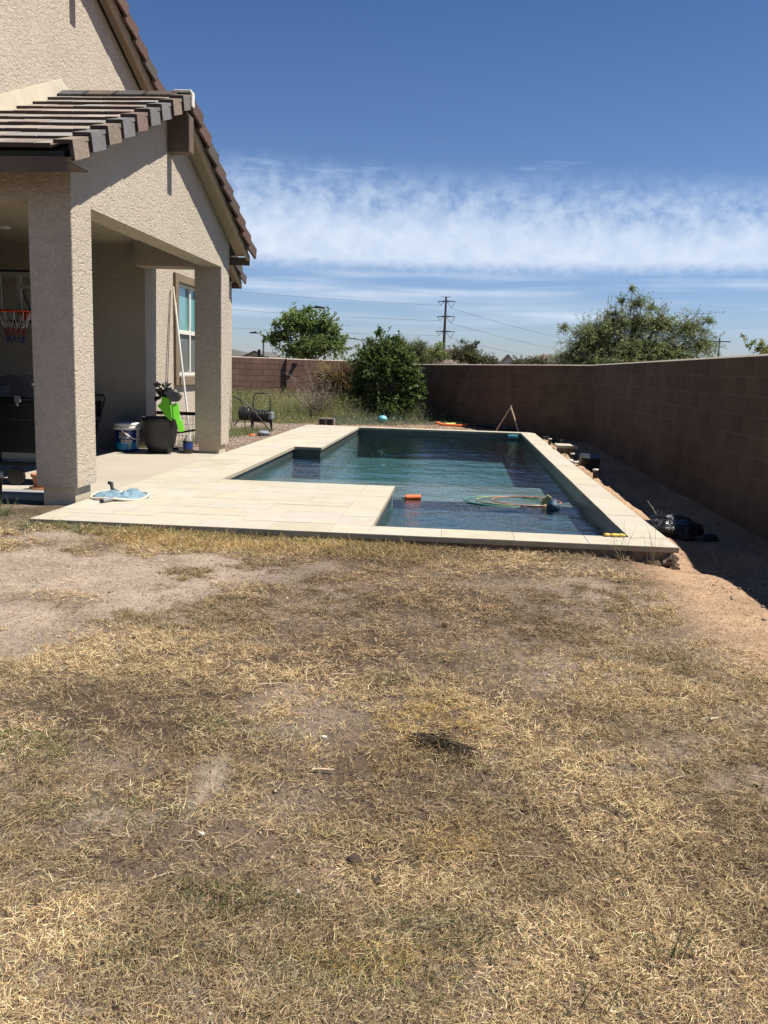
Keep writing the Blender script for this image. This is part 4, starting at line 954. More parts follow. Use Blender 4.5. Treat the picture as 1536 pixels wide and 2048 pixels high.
# dry drooping clump beside the shrub
def dry_clump():
    root = thing('dry_ornamental_grass', (-3.85, 28.2, -.1), 'golden brown drooping dry clump between the twiggy bush and the green shrub', 'grass clump')
    n = 1500; a = rng.uniform(0, 6.28, n); P0 = np.stack([-3.85+.10*np.cos(a), 28.2+.10*np.sin(a), np.full(n, -.1)+rng.uniform(0, 1.15, n)], 1)
    P = strands(P0, np.stack([np.cos(a)*.55, np.sin(a)*.55, rng.uniform(.6, 2.2, n)], 1), rng.uniform(.5, 1.35, n), 7, 2.1, .12)
    V, Q = tubes3(P, np.linspace(.010, .003, 7)[None].repeat(n, 0)); C = palette(n, [(.36, .26, .12), (.26, .18, .085), (.44, .33, .17), (.16, .15, .06), (.20, .12, .07)], [3, 3, 2, 2, 2]).repeat(21, 0)
    big('blades', V, Q, C, 'leaf', root)
    mb = MB(); mb.tube([(-3.85, 28.2, -.15), (-3.83, 28.2, .5), (-3.86, 28.2, 1.1)], [.07, .06, .035], 8); mb.build('stem', 'bark', root)
dry_clump()
def twig_bush(name, label, base, h, spread, n, col, tr=.006, tall=0, cat_='bush', forks=4, group=None):
    bz = float(gz(base[0], base[1])) if len(base) < 3 else base[2]; root = thing(name, (base[0], base[1], bz), label, cat_, group)
    a = rng.uniform(0, 6.28, n); P0 = np.tile(np.array([base[0], base[1], bz-.02]), (n, 1))+np.c_[rng.normal(0, spread*.12, (n, 2)), np.zeros(n)]
    up = rng.uniform(.7, 2.6, n); D = np.stack([np.cos(a)*spread/h, np.sin(a)*spread/h, up*.8], 1)
    ln = h*rng.uniform(.6, 1.1, n)
    if tall: ln[:tall] = h*rng.uniform(1.35, 1.6, tall); D[:tall, :2] *= .25
    P = strands(P0, D, ln, 7, .25, .12); V, Q = tubes3(P, np.linspace(tr, tr*.35, 7)[None].repeat(n, 0)); parts = [(V, Q, palette(n, [col], [1], .2).repeat(21, 0))]
    i = rng.integers(0, n, n*forks); j = rng.integers(1, 6, n*forks); q = P[i, j]; d = (P[i, j]-P[i, j-1]); d /= np.linalg.norm(d, axis=1)[:, None]; d = d+rng.normal(0, .55, d.shape)
    P2 = strands(q, d, h*rng.uniform(.10, .32, len(q)), 4, .1, .2); V, Q = tubes3(P2, np.linspace(tr*.5, tr*.22, 4)[None].repeat(len(q), 0)); parts.append((V, Q, palette(len(q), [col], [1], .22).repeat(12, 0)))
    V, Q, C = cat(parts); big('twigs', V, Q, C, 'twig', root); return root, P
_, Pb = twig_bush('dry_bush', 'leafless grey brown twiggy bush standing in the weeds before the sunlit wall', (-3.95, 24.6), 1.15, .62, 70, (.27, .215, .17), .008, 3, forks=6)
# tiny seed heads and withered leaves on the dry bush
q = Pb.reshape(-1, 3)[rng.integers(0, 70*7, 1500)]+rng.normal(0, .06, (1500, 3)); q[:, 2] = np.maximum(q[:, 2], .0)
V, Q, C = leaves(q, rng.normal(size=(1500, 3)), .04, .022, palette(1500, [(.30, .24, .19), (.22, .17, .13), (.40, .34, .26)], [3, 2, 1])); big('withered_leaves', V, Q, C, 'leaf', _)
twig_bush('dry_weed', 'pale dead weed standing in the wall shade just behind the black bag', (2.17, 9.25), .30, .24, 12, (.34, .32, .24), .004, 0, 'weed', 3)
twig_bush('dry_weed', 'thin dry weed stalks leaning over the coping at its near right corner', (1.63, 7.17), .34, .13, 9, (.20, .17, .115), .0022, 0, 'weed', 3)
twig_bush('dry_weed', 'sparse dry stalks against the pool edge left of the coping corner', (1.36, 7.15), .36, .12, 8, (.19, .165, .11), .0020, 0, 'weed', 3)
twig_bush('dry_weed', 'small dry sprig in the shade beside the wall behind the white slab', (2.05, 17.6), .34, .10, 5, (.30, .27, .20), .005, 0, 'weed', 2)
twig_bush('green_weed', 'wiry green weed with upright stems at the bottom right of the lawn', (.60, 2.02), .17, .16, 12, (.075, .085, .040), .0016, 0, 'weed', 3)
twig_bush('green_weed', 'wiry dark weed tuft on the lawn below the centre of the picture', (.10, 2.04), .12, .12, 14, (.065, .078, .036), .0014, 0, 'weed', 3)
twig_bush('green_weed', 'lone thin weed sprouting at the bottom edge of the lawn', (.36, 1.83), .15, .13, 9, (.095, .090, .042), .0016, 0, 'weed', 3)
twig_bush('green_weed', 'tiny green sprout on the bare dirt patch left of the lawn', (-2.40, 6.35), .05, .14, 26, (.085, .11, .045), .003, 0, 'weed', 3)
twig_bush('green_weed', 'tiny dark green clump on the bare dirt nearer the camera', (-2.42, 4.93), .045, .08, 22, (.07, .095, .04), .003, 0, 'weed', 3)
twig_bush('green_weed', 'thin green weed stems growing at the foot of the near column', (-4.02, 7.55), .22, .14, 10, (.12, .16, .06), .0035, 0, 'weed', 3)
twig_bush('green_weed', 'dark climbing weed stem against the far house wall corner', (-4.86, 18.9), .85, .10, 6, (.05, .06, .035), .005, 0, 'weed', 6)
# ================================================================== FAR SURROUNDINGS
def far_house(name, label, x0, x1, y0, y1, zw, zr, wallm, roofm, gable='x', over=.6):
    root = thing(name, ((x0+x1)/2, (y0+y1)/2, -.1), label, 'house')
    m = MB(); m.box(x0, x1, y0, y1, -.2, zw)
    if gable == 'y': m.prism([(x0, zw), (x1, zw), ((x0+x1)/2, zr-.1)], y0, y1, 'y')
    m.build('wall', wallm, root)
    r = MB(); o = over
    if gable == 'y':
        xm = (x0+x1)/2; k = (zr-zw)/(xm-x0); ze = zw-k*o
        for a, b in ((x0-o, xm), (x1+o, xm)):
            za = ze
            vs = [(a, y0-o, za), (b, y0-o, zr), (b, y1+o, zr), (a, y1+o, za)]; L = math.hypot(b-a, zr-za); D_ = y1-y0+2*o
            r.add(vs, [(0, 1, 2, 3)], [[(0, 0), (0, L), (D_, L), (D_, 0)]])
            r.add([(a, y0-o, za-.22), (b, y0-o, zr-.22), (b, y0-o, zr-.002), (a, y0-o, za-.002)], [(0, 1, 2, 3)], [[(0, .1), (.01, .1), (.01, .11), (0, .11)]])
    else:  # hip roof
        ym = (y0+y1)/2; hh = (y1-y0)/2+o; k = (zr-zw)/((y1-y0)/2); ze = zw-k*o; xa, xb = x0-o+hh*.9, x1+o-hh*.9
        A, B, C_, D_ = (x0-o, y0-o, ze), (x1+o, y0-o, ze), (x1+o, y1+o, ze), (x0-o, y1+o, ze); E_, F2 = (xa, ym, zr), (xb, ym, zr); S = math.hypot(hh, zr-ze)
        r.add([A, B, F2, E_], [(0, 1, 2, 3)], [[(A[0], 0), (B[0], 0), (xb, S), (xa, S)]]); r.add([C_, D_, E_, F2], [(0, 1, 2, 3)], [[(C_[0], 0), (D_[0], 0), (xa, S), (xb, S)]])
        r.add([D_, A, E_], [(0, 1, 2)], [[(0, 0), (2*hh, 0), (hh, S)]]); r.add([B, C_, F2], [(0, 1, 2)], [[(0, 0), (2*hh, 0), (hh, S)]])
    R = r.build('roof', roofm, root)
    return root
far_house('neighbour_house', 'grey slate roofed house beyond the left block wall', -46, -29.5, 126, 140, 2.75, 4.25, 'neighbour_wall', 'roof_slate')
far_house('neighbour_house', 'tan gabled house front peeking over the left block wall beside the leafy tree', -28.6, -24.2, 114, 126, 2.35, 3.45, 'neighbour_wall', 'roof_slate', 'y', .35)
far_house('neighbour_house', 'house with spotted brown and cream tile roof beyond the small mesquites', -8, 6.2, 138, 152, 2.6, 5.25, 'neighbour_pale', 'roof_spanish')
far_house('neighbour_house', 'low spotted tile roof house right of the pale gable beyond the angled wall', 8.2, 22, 150, 164, 2.4, 5.1, 'neighbour_pale', 'roof_spanish')
far_house('neighbour_house', 'pale gabled house wall between the two spotted tile roofs', 5.4, 8.6, 130, 136, 2.4, 4.25, 'neighbour_pale', 'roof_spanish', 'y', .25)
far_house('neighbour_house', 'grey sloping roof house half hidden behind the left edge of the big mesquite', 10.5, 24, 106, 116, 3.2, 5.3, 'neighbour_wall', 'roof_slate')
# dark beam and post on the neighbours' side
m = thing('dark_post_beam', (-7.1, 31.9, 0), 'black post with low flat beam standing just behind the sunlit wall', 'post')
q = MB(); q.box(-7.27, -7.18, 31.86, 31.96, -.2, 1.98); q.build('post', 'black_metal', m)
q = MB(); q.box(-7.42, -6.84, 31.6, 31.84, 1.62, 1.735); q.build('beam', 'black_metal', m)
def lamp(label, x, y, h, arm, k=1.0):
    r = thing('street_lamp', (x, y, -.1), label, 'street lamp', 'street lamps beyond the walls')
    m = MB(); m.tube([(x, y, -.1), (x, y, h*.6), (x, y, h)], [.11*k, .09*k, .07*k], 8); m.build('pole', 'lamp_metal', r)
    m = MB(); m.tube([(x, y, h-.05), (x+arm*.3, y, h+abs(arm)*.22), (x+arm*.7, y, h+abs(arm)*.33), (x+arm, y, h+abs(arm)*.34)], .05*k, 6); m.build('arm', 'lamp_metal', r)
    m = MB(); e = x+arm; s = 1 if arm > 0 else -1; m.prism([(e-s*.1, h+abs(arm)*.34-.04), (e+s*.55*k, h+abs(arm)*.34-.05), (e+s*.55*k, h+abs(arm)*.34+.02), (e-s*.05, h+abs(arm)*.34+.10)], y-.12, y+.12, 'y'); m.build('lamp_head', 'lamp_metal', r)
lamp('thin street lamp left of the leafy tree behind the sunlit wall', -13.29, 60, 3.45, -.55, .7)
lamp('street lamp whose dark curved arm pokes out above the leafy tree', -8.95, 50, 4.45, .85, .9)
lamp('street lamp between the leafy tree and the dark green shrub', -11.87, 110, 4.75, -1.1, 1.3)
# transmission pylon
PX, PY = -5.35, 300
py = thing('power_pylon', (PX, PY, -.1), 'tall dark steel transmission pylon with three crossarms on the horizon', 'power pylon')
m = MB(); m.tube([(PX-.05, PY, -.1), (PX, PY, 14), (PX+.1, PY, 26.2)], [.62, .48, .30], 12); m.build('pole', 'steel_pole', py)
ARM = [(24.7, 3.0, .03), (19.75, 3.05, .02), (14.9, 3.15, .0)]; TIPS = []
m = MB(); m.tube([(PX-1.3, PY, 26.25), (PX+.1, PY, 25.9), (PX+1.7, PY, 26.35)], [.06, .12, .06], 6); m.build('crossarm', 'steel_pole', py)
for z, hw_, ti in ARM:
    m = MB(); cx_ = PX+.3; m.tube([(cx_-hw_, PY, z-.1), (cx_, PY, z+.05), (cx_+hw_, PY, z)], [.10, .24, .10], 8); m.build('crossarm', 'steel_pole', py)
    for s in (-1, 1):
        a = Vector((cx_+s*hw_*.97, PY, z-.05)); b = Vector((PX+s*.45, PY, z-.1)); t = Vector(((a.x+b.x)/2+s*.1, PY, z-2.15 if s > 0 else z-1.35))
        m = MB(); m.tube([a, t], .075, 5); m.tube([b, t], .075, 5); m.build('insulator', 'steel_pole', py); TIPS.append((s, t))
g_ = 'power lines strung from the pylon'
for n_, (s, t) in enumerate(TIPS):
    for q_, (ex, ey, dz) in enumerate(((-150, 150, .8), (160, 610, .0))):
        if (s > 0) != (q_ == 1): continue
        end = Vector((ex+s*3, ey, t.z+dz)); pts = []
        for i in range(25):
            f = i/24; p = t.lerp(end, f); p.z -= 4*f*(1-f)*(2.2 if q_ == 0 else 6.5); pts.append(p)
        m = MB(); m.tube(pts, .045 if q_ == 0 else .055, 4)
        tag(m.build('power_line', 'wire', base=tuple(t)), ('power line sagging left' if q_ == 0 else 'power line sagging right')+' from the '+('upper', 'upper', 'middle', 'middle', 'lowest', 'lowest')[n_]+' pylon arm, on its '+('left' if s < 0 else 'right')+' end', 'power line', g_)
UP_ = thing('utility_pole', (33.6, 120, -.1), 'distant wooden utility pole with crossbar right of the big mesquite', 'utility pole')
m = MB(); m.tube([(33.6, 120, -.1), (33.6, 120, 6.95)], [.11, .09], 8); m.build('pole', 'steel_pole', UP_)
m = MB(); m.box(32.3, 35.0, 119.94, 120.06, 6.35, 6.48); m.build('crossbar', 'steel_pole', UP_)

# ================================================================== THINGS ON THE PATIO
def bent_text(body, size, cx, cy, r, a0, z0, mat, parent, name='lettering'):
    cu = bpy.data.curves.new('lettering_curve', 'FONT'); cu.body = body; cu.size = size; cu.align_x = 'CENTER'; cu.extrude = 0; cu.offset = .0006
    ob = bpy.data.objects.new('lettering_tmp', cu); COL.objects.link(ob)
    dg = bpy.context.evaluated_depsgraph_get(); me = bpy.data.meshes.new_from_object(ob.evaluated_get(dg)); bpy.data.objects.remove(ob); bpy.data.curves.remove(cu)
    off = root_loc(parent)
    for v in me.vertices:
        x, y = v.co.x, v.co.y; a = a0+x/r; v.co = (cx+r*math.cos(a)-off.x, cy+r*math.sin(a)-off.y, z0+y-off.z)
    me.materials.clear(); me.materials.append(MATS[mat]); o = bpy.data.objects.new(name, me); COL.objects.link(o); o.parent = parent
    return o
def panel(cx, cy, rfun, a0, a1, z0, z1, off, mat, parent, name, n=14):
    m = MB(); m.smooth = True
    v = [(cx+(rfun(z)+off)*math.cos(a0+(a1-a0)*i/n), cy+(rfun(z)+off)*math.sin(a0+(a1-a0)*i/n), z) for z in (z0, z1) for i in range(n+1)]
    m.add(v, [(i, i+1, n+2+i, n+1+i) for i in range(n)]); return m.build(name, mat, parent)
bx, by = -5.10, 13.36
bk = thing('pool_bucket', (bx, by, 0), 'blue pool chemical bucket with white lid and handle against the patio wall', 'bucket')
rf = lambda z: .168+.022*z/.40
m = MB(); m.lathe([(.160, .004), (.168, .012), (.190, .37), (.190, .385)], (bx, by, 0), 40); m.build('body', 'label_navy', bk)
m = MB(); m.lathe([(.194, .335), (.207, .338), (.210, .385), (.203, .392), (.203, .400), (.208, .404), (.205, .432), (.190, .440), (.12, .446), (.0, .447)], (bx, by, 0), 40, False, False); m.build('lid', 'white_plastic', bk)
af = math.radians(-69)
m = MB(); pts = []
for i in range(17):
    f = i/16; a = math.radians(-100+92*f); pts.append((bx+.214*math.cos(a), by+.214*math.sin(a), .365-.17*math.sin(min(f*1.25, 1)*math.pi/2)))
m.tube(pts, .011, 8); m.build('handle', 'white_plastic', bk)
panel(bx, by, rf, math.radians(-150), math.radians(12), .035, .135, .0012, 'label_blue', bk, 'label_band')
panel(bx, by, rf, af-.56, af+.42, .135, .185, .0022, 'label_grey', bk, 'label_strip')
panel(bx, by, rf, af+.10, af+.30, .04, .135, .0024, 'label_grey', bk, 'label_picture'); panel(bx, by, rf, af+.16, af+.24, .045, .10, .0032, 'yellow_plastic', bk, 'label_picture')
panel(bx, by, rf, af-.56, af+.0, .258, .305, .0022, 'maroon', bk, 'label_plaque')
panel(bx, by, rf, math.radians(-22), math.radians(2), .05, .33, .0022, 'white_plastic', bk, 'label_side')
bent_text('CLOROX', .040, bx, by, .190, af-.28, .268, 'white_plastic', bk); bent_text('POOL', .062, bx, by, .186, af-.26, .203, 'white_plastic', bk); bent_text('XTRABLUE', .030, bx, by, .183, af-.25, .150, 'label_dark', bk)

px_, pyy = -4.56, 13.32
pot = thing('planter_pot', (px_, pyy, 0), 'large round matt black planter pot at the patio edge', 'planter')
m = MB(); m.lathe([(.15, .0), (.175, .01), (.225, .14), (.258, .30), (.276, .45), (.284, .47), (.290, .535), (.280, .545), (.262, .535), (.255, .44), (.0, .43)], (px_, pyy, 0), 44, True, False); m.build('body', 'pot_black', pot)
m = MB(); m.lathe([(.0, .47), (.15, .475), (.262, .462)], (px_, pyy, 0), 24, False, False); m.build('soil', 'cow_dung', pot)
n = 60; a = rng.uniform(0, 6.28, n); P0 = np.stack([px_+.16*np.cos(a)*rng.random(n)-.03, pyy+.16*np.sin(a)*rng.random(n), np.full(n, .47)], 1)
V, Q, C = blades(P0, a, rng.uniform(.6, 1.5, n), rng.uniform(.06, .18, n), rng.uniform(.006, .014, n), rng.normal(0, .5, n), rng.normal(0, .6, n), palette(n, [(.02, .022, .014), (.035, .04, .02)], [1, 1]), 3, .4); big('dead_plant', V, Q, C, 'leaf', pot)

# green garden tool standing in the planter
tl = thing('garden_power_tool', (-4.30, 13.06, .45), 'bright green and black garden power tool standing upright in the black planter', 'power tool')
def zpt(X, Y): return (-4.556+(.0806*X-20)*.00752, (905-750-.0806*Y)*.00752)
def slab(poly, y0f, thick, mat, parent, name, bevel=.006):
    m = MB(); n = len(poly); P2 = [zpt(*p) for p in poly]; xm = P2[0][0]
    f = [(x, y0f(x), z) for x, z in P2]; b = [(x-.02, y0f(x)+thick, z) for x, z in P2]
    m.add(f+b, [tuple(range(n)), tuple(range(n, 2*n))[::-1]]+[(i, n+i, n+(i+1) % n, (i+1) % n) for i in range(n)]); return m.build(name, mat, parent, bevel=bevel)
slab([(470, 480), (650, 520), (672, 700), (690, 1000), (705, 1085), (590, 1010), (480, 870), (340, 720), (440, 640)], lambda x: 13.02, .14, 'green_bright', tl, 'body')
slab([(675, 700), (760, 650), (830, 650), (862, 1020), (912, 1100), (945, 1350), (850, 1365), (782, 1060), (702, 1000)], lambda x: 12.995+(x+4.30)*1.0, .10, 'green_bright', tl, 'shroud')
slab([(715, 690), (735, 680), (752, 1000), (735, 1010)], lambda x: 12.990+(x+4.30)*1.0, .02, 'green_dark', tl, 'groove', .002)
slab([(560, 400), (640, 310), (700, 340), (760, 355), (850, 395), (895, 470), (905, 465), (870, 560), (820, 612), (700, 605), (650, 525)], lambda x: 12.99+(x+4.30)*.6, .16, 'black_plastic', tl, 'motor_head', .014)
bg = MB(); 
for k in range(34):
    c0 = zpt(rng.uniform(260, 700), rng.uniform(160, 560)); 
    if c0[0]+.0 > -4.33 and c0[1] < .86: c0 = (c0[0]-.12, c0[1]+.05)
    c = Vector((c0[0], 13.08+rng.uniform(-.08, .08), c0[1])); e1 = Vector(rng.normal(size=3)).normalized(); e2 = e1.orthogonal().normalized(); e3 = e1.cross(e2); s1, s2 = rng.uniform(.03, .085), rng.uniform(.02, .05)
    bg.add([c-e1*s1, c+e2*s2+e3*.012, c+e1*s1, c-e2*s2+e3*.012, c+e3*.03, c-e3*.03], [(0, 1, 4), (1, 2, 4), (2, 3, 4), (3, 0, 4), (1, 0, 5), (2, 1, 5), (3, 2, 5), (0, 3, 5)])
bg.build('crumpled_bag', 'black_bag', tl)

jg = thing('chemical_jug', (-4.135, 13.36, 0), 'dark bottle with navy label standing at the foot of the far column', 'bottle')
m = MB(); m.lathe([(.066, 0), (.072, .01), (.072, .175), (.066, .19)], (-4.135, 13.36, 0), 20); m.build('body', 'black_plastic', jg)
m = MB(); m.lathe([(.0735, .07), (.0735, .165)], (-4.135, 13.36, 0), 20, False, False); m.build('label', 'label_navy', jg)
m = MB(); m.lathe([(.066, .19), (.055, .225), (.030, .255), (.026, .285), (.0, .287)], (-4.135, 13.36, 0), 20, False, False); m.build('neck', 'cinder_grey', jg)

cr = thing('wire_crate', (-4.6, 14.35, 0), 'black wire pet crate panel behind the planter and far column', 'crate')
m = MB(); xs_ = np.linspace(-4.93, -4.22, 13)
for x in xs_: m.tube([(x, 14.3, .01), (x, 14.3, .56)], .0035, 4)
for z in (.02, .10, .19, .30, .38, .47): m.tube([(-4.93, 14.303, z), (-4.22, 14.303, z)], .0035, 4)
m.build('wire_panel', 'black_metal', cr)
m = MB(); m.box(-4.95, -4.20, 14.28, 14.32, .53, .585); m.build('top_rail', 'black_metal', cr)
m = MB(); m.obox((-4.55, 14.29, .245), Vector((.985, 0, .17)), Vector((0, 1, 0)), Vector((-.17, 0, .985)), .36, .015, .016); m.build('mid_rail', 'black_metal', cr)
m = MB()
for x in np.linspace(-4.93, -4.22, 8): m.tube([(x, 14.3, .56), (x, 14.75, .56)], .0035, 4)
for x in (-4.93, -4.22): m.tube([(x, 14.75, .01), (x, 14.75, .56)], .005, 4)
m.build('top_panel', 'black_metal', cr)
ds = MB(); ds.lathe([(.0, .012), (.06, .010), (.10, .006), (.125, .03), (.130, .03), (.120, .0)], (-4.52, 13.98, -.005), 24, False, False); tag(ds.build('pet_bowl', 'black_plastic', base=(-4.52, 13.98, 0)), 'shallow black bowl on the slab behind the planter pot', 'bowl')
m = MB(); m.lathe([(.0, 0), (.022, .004), (.028, .018), (.018, .034), (.0, .040)], (-5.43, 13.17, -.006), 14, False, False); tag(m.build('toy_scrap', 'toy_pink', base=(-5.43, 13.17, 0)), 'tiny pink scrap lying left of the blue pool bucket', 'toy')
# telescopic pole leaning on the window
pl = thing('telescopic_pole', (-4.52, 15.0, 0), 'long white telescopic pool pole leaning across the window', 'pole')
a, b = Vector((-4.45, 14.55, .0)), Vector((-4.915, 15.10, 2.66)); c = a.lerp(b, .87)
m = MB(); m.tube([a, c], .017, 10); m.build('tube', 'white_pole', pl); m = MB(); m.tube([c, a.lerp(b, .90)], .021, 10); m.build('collar', 'rim_cream', pl); m = MB(); m.tube([a.lerp(b, .90), b], .014, 10); m.build('grip', 'rim_cream', pl)
m = MB(); m.tube([(-4.955, 14.86, 0.9), (-4.96, 14.97, 1.6), (-4.962, 15.08, 2.45), (-4.962, 15.1, 2.6)], .006, 6); tag(m.build('cable', 'black_plastic', base=(-4.955, 14.86, 0)), 'thin dark cord hanging down the wall left of the window', 'cord')

ch = thing('folding_chair', (-5.68, 13.55, 0), 'dark folded chair leaning on the back wall behind the near column', 'chair')
m = MB(); m.tube([(-5.68, 13.42, 0), (-5.64, 13.52, .35), (-5.57, 13.66, .78), (-5.60, 13.68, .84), (-5.95, 13.68, .84), (-5.99, 13.66, .78), (-6.0, 13.52, .35), (-6.0, 13.42, 0)], .014, 8); m.build('frame', 'black_metal', ch)
m = MB(); m.obox((-5.80, 13.64, .62), Vector((1, 0, 0)), Vector((0, .30, .954)), Vector((0, -.954, .30)), .17, .13, .008); m.build('backrest', 'black_plastic', ch)
m = MB(); m.obox((-5.82, 13.53, .36), Vector((1, 0, 0)), Vector((0, .27, .963)), Vector((0, -.963, .27)), .16, .11, .010); m.build('seat', 'black_plastic', ch)

# basketball hoop
hx, hy, hzz = -6.05, 11.8, 2.0
bh = thing('basketball_hoop', (-6.0, 12.5, 0), 'portable basketball hoop with red rim standing in the shade of the patio', 'basketball hoop')
m = MB(); pts = [(hx+.225*math.cos(t), hy+.225*math.sin(t), hzz) for t in np.linspace(0, 2*math.pi, 33)]; m.tube(pts, .011, 8, False); m.box(hx-.05, hx+.05, hy+.225, hy+.33, hzz-.11, hzz+.008); m.build('rim', 'rim_orange', bh)
def netpart(za, zb, ra, rb, mat, name):
    m = MB(); k = 11
    for i in range(k):
        t0, t1, t2 = [2*math.pi*(i+j)/k for j in (0, .5, 1)]; zm = (za+zb)/2; rm = (ra+rb)/2
        P_ = lambda r, t, z: (hx+r*math.cos(t), hy+r*math.sin(t), z)
        m.tube([P_(ra, t0, za), P_(rm, t0+.06, zm), P_(rb, t1, zb)], .0045, 4); m.tube([P_(ra, t2, za), P_(rm, t2-.06, zm), P_(rb, t1, zb)], .0045, 4)
    m.build(name, mat, bh)
netpart(hzz-.01, hzz-.22, .22, .145, 'net_white', 'net'); netpart(hzz-.22, hzz-.32, .145, .115, 'net_red', 'net'); netpart(hzz-.32, hzz-.42, .115, .11, 'net_navy', 'net')
m = MB(); by_ = hy+.34; m.box(hx-.46, hx-.43, by_, by_+.03, hzz-.09, hzz+.52)
for (xa, xb, za, zb) in ((-.56, -.50, -.09, .55), (.50, .56, -.09, .55), (-.50, .50, .49, .55), (-.50, .50, -.09, -.03), (-.27, -.21, -.03, .49), (.21, .27, -.03, .49), (-.21, .21, .33, .38)): m.box(hx+xa+.14, hx+xb+.14, by_, by_+.025, hzz+za, hzz+zb)
m.v = m.v[8:]; m.c = m.c[8:]; m.f = [tuple(i-8 for i in f) for f in m.f[6:]]; m.mi = m.mi[6:]; m.sm = m.sm[6:]
m.build('backboard_frame', 'frame_white', bh)
m = MB(); m.box(hx-.42, hx+.70, by_-.002, by_+.032, hzz+.552, hzz+.585); m.build('backboard_trim', 'black_plastic', bh); m = MB(); m.box(hx-.36, hx+.64, by_+.03, by_+.06, hzz-.14, hzz-.095); m.build('backboard_trim', 'black_plastic', bh)
m = MB(); m.tube([(hx+.10, by_+.05, hzz+.40), (hx+.02, hy+.75, hzz-.35)], .016, 6); m.tube([(hx-.10, by_+.05, hzz+.40), (hx+.0, hy+.75, hzz-.35)], .016, 6); m.build('brace', 'black_metal', bh)
m = MB(); m.tube([(-6.10, 12.75, .1), (-6.13, 12.62, 1.4), (-6.13, 12.55, 2.1)], .045, 10); m.build('pole', 'black_metal', bh)
m = MB(); m.box(-6.16, -6.05, 12.55, 12.68, 1.36, 1.44); m.build('clamp', 'black_plastic', bh)
m = MB(); m.box(-6.0, -5.985, 12.5, 12.53, 1.22, 1.37) if False else m.box(-6.145, -6.125, 12.555, 12.575, 1.16, 1.34); m.build('sticker', 'label_grey', bh)
m = MB(); m.prism([(-6.55, 0), (-5.65, 0), (-5.75, .16), (-6.45, .16)], 12.3, 13.0, 'y'); m.build('base', 'black_plastic', bh, bevel=.02)

# barbecue grill, its back towards the lawn
gx, gy = -4.90, 9.50
gr = thing('gas_grill', (gx, gy, 0), 'black gas grill with grey domed hood behind the near column', 'grill')
prof = [(-.47, .93), (-.44, .985), (-.36, 1.035), (-.27, 1.075), (-.18, 1.112), (-.10, 1.152), (-.04, 1.176), (.03, 1.186), (.10, 1.178), (.2, 1.150), (.3, 1.098), (.38, 1.03), (.43, .985), (.45, .93)]
m = MB(); m.prism([(gx+p[0]+.02, p[1]) for p in prof], gy-.22, gy+.24, 'y'); m.build('hood', 'grey_lid', gr, bevel=.02)
lv = MB()
for c0 in (-.30, .02):
    lv = MB()
    for k in range(5): lv.obox((gx+c0-.02+.0, gy-.228, .965+k*.022), Vector((1, 0, 0)), Vector((0, .8, .6)), Vector((0, -.6, .8)), .10 if c0 < 0 else .055, .012, .003)
    lv.build('vent', 'steel_grey', gr)
m = MB(); m.box(gx-.60, gx+.62, gy-.26, gy+.27, .70, .905); m.build('firebox', 'black_metal', gr, bevel=.012)
m = MB(); m.box(gx-.62, gx+.64, gy-.285, gy+.29, .907, .928); m.build('rim', 'black_metal', gr)
m = MB(); m.box(gx+.15, gx+.21, gy-.31, gy-.286, .90, .965); m.box(gx+.17, gx+.19, gy-.32, gy-.3, .86, .91); m.build('hinge', 'steel_grey', gr)
m = MB(); m.box(gx-.52, gx+.55, gy-.22, gy+.22, .345, .70); m.build('cabinet', 'black_metal', gr)
m = MB(); m.box(gx-.58, gx+.60, gy-.26, gy+.26, .205, .235); m.build('bottom_shelf', 'black_metal', gr)
for sx in (-.56, .56):
    for sy in (-.23, .22): m = MB(); m.box(gx+sx-.02, gx+sx+.02, gy+sy-.02, gy+sy+.02, .04, .70); m.build('leg', 'black_metal', gr)
for sx in (.13, -.56):
    m = MB(); t = [(gx+sx+.098*math.cos(a), .092+.098*math.sin(a)) for a in np.linspace(0, 2*math.pi, 25)[:-1]]; m.prism(t, gy-.30, gy-.26, 'y'); m.build('wheel', 'black_metal', gr, bevel=.008)
cb = MB(); cb.box(-4.97, -4.45, 9.30, 9.62, .115, .335); cb = cb.build('cardboard_box', 'cardboard_grey', base=(-4.7, 9.45, .115), bevel=.004); tag(cb, 'flat grey printed carton resting on the grill bottom shelf', 'box')
cb.location.z += .122
tp = thing('terracotta_pot', (-4.385, 8.97, -.006), 'small terracotta flower pot on the slab left of the near column', 'flower pot')
m = MB(); m.lathe([(.052, .03), (.056, .032), (.078, .135), (.090, .137), (.092, .170), (.080, .170), (.076, .14), (.0, .13)], (-4.385, 8.97, -.006), 24, True, False); m.build('body', 'terracotta', tp)
m = MB(); m.lathe([(.085, .0), (.105, .004), (.110, .028), (.100, .03), (.0, .02)], (-4.385, 8.97, -.006), 24, True, False); m.build('saucer', 'terracotta', tp)
m = MB(); m.box(-4.98, -4.10, 8.62, 8.82, -.006, .012); tag(m.build('loose_board', 'cardboard_grey', base=(-4.5, 8.7, 0), bevel=.003), 'flat grey board lying at the front edge of the patio slab', 'board')
tb = thing('bucket', (-4.43, 8.0, -.06), 'small black plastic bucket at the left edge of the picture on the dirt', 'bucket')
m = MB(); m.lathe([(.105, 0), (.112, .01), (.135, .30), (.148, .305), (.148, .325), (.140, .33), (.140, .36), (.128, .362), (.115, .05), (.0, .04)], (-4.43, 8.0, -.075), 28, True, False); m.build('body', 'black_plastic', tb)

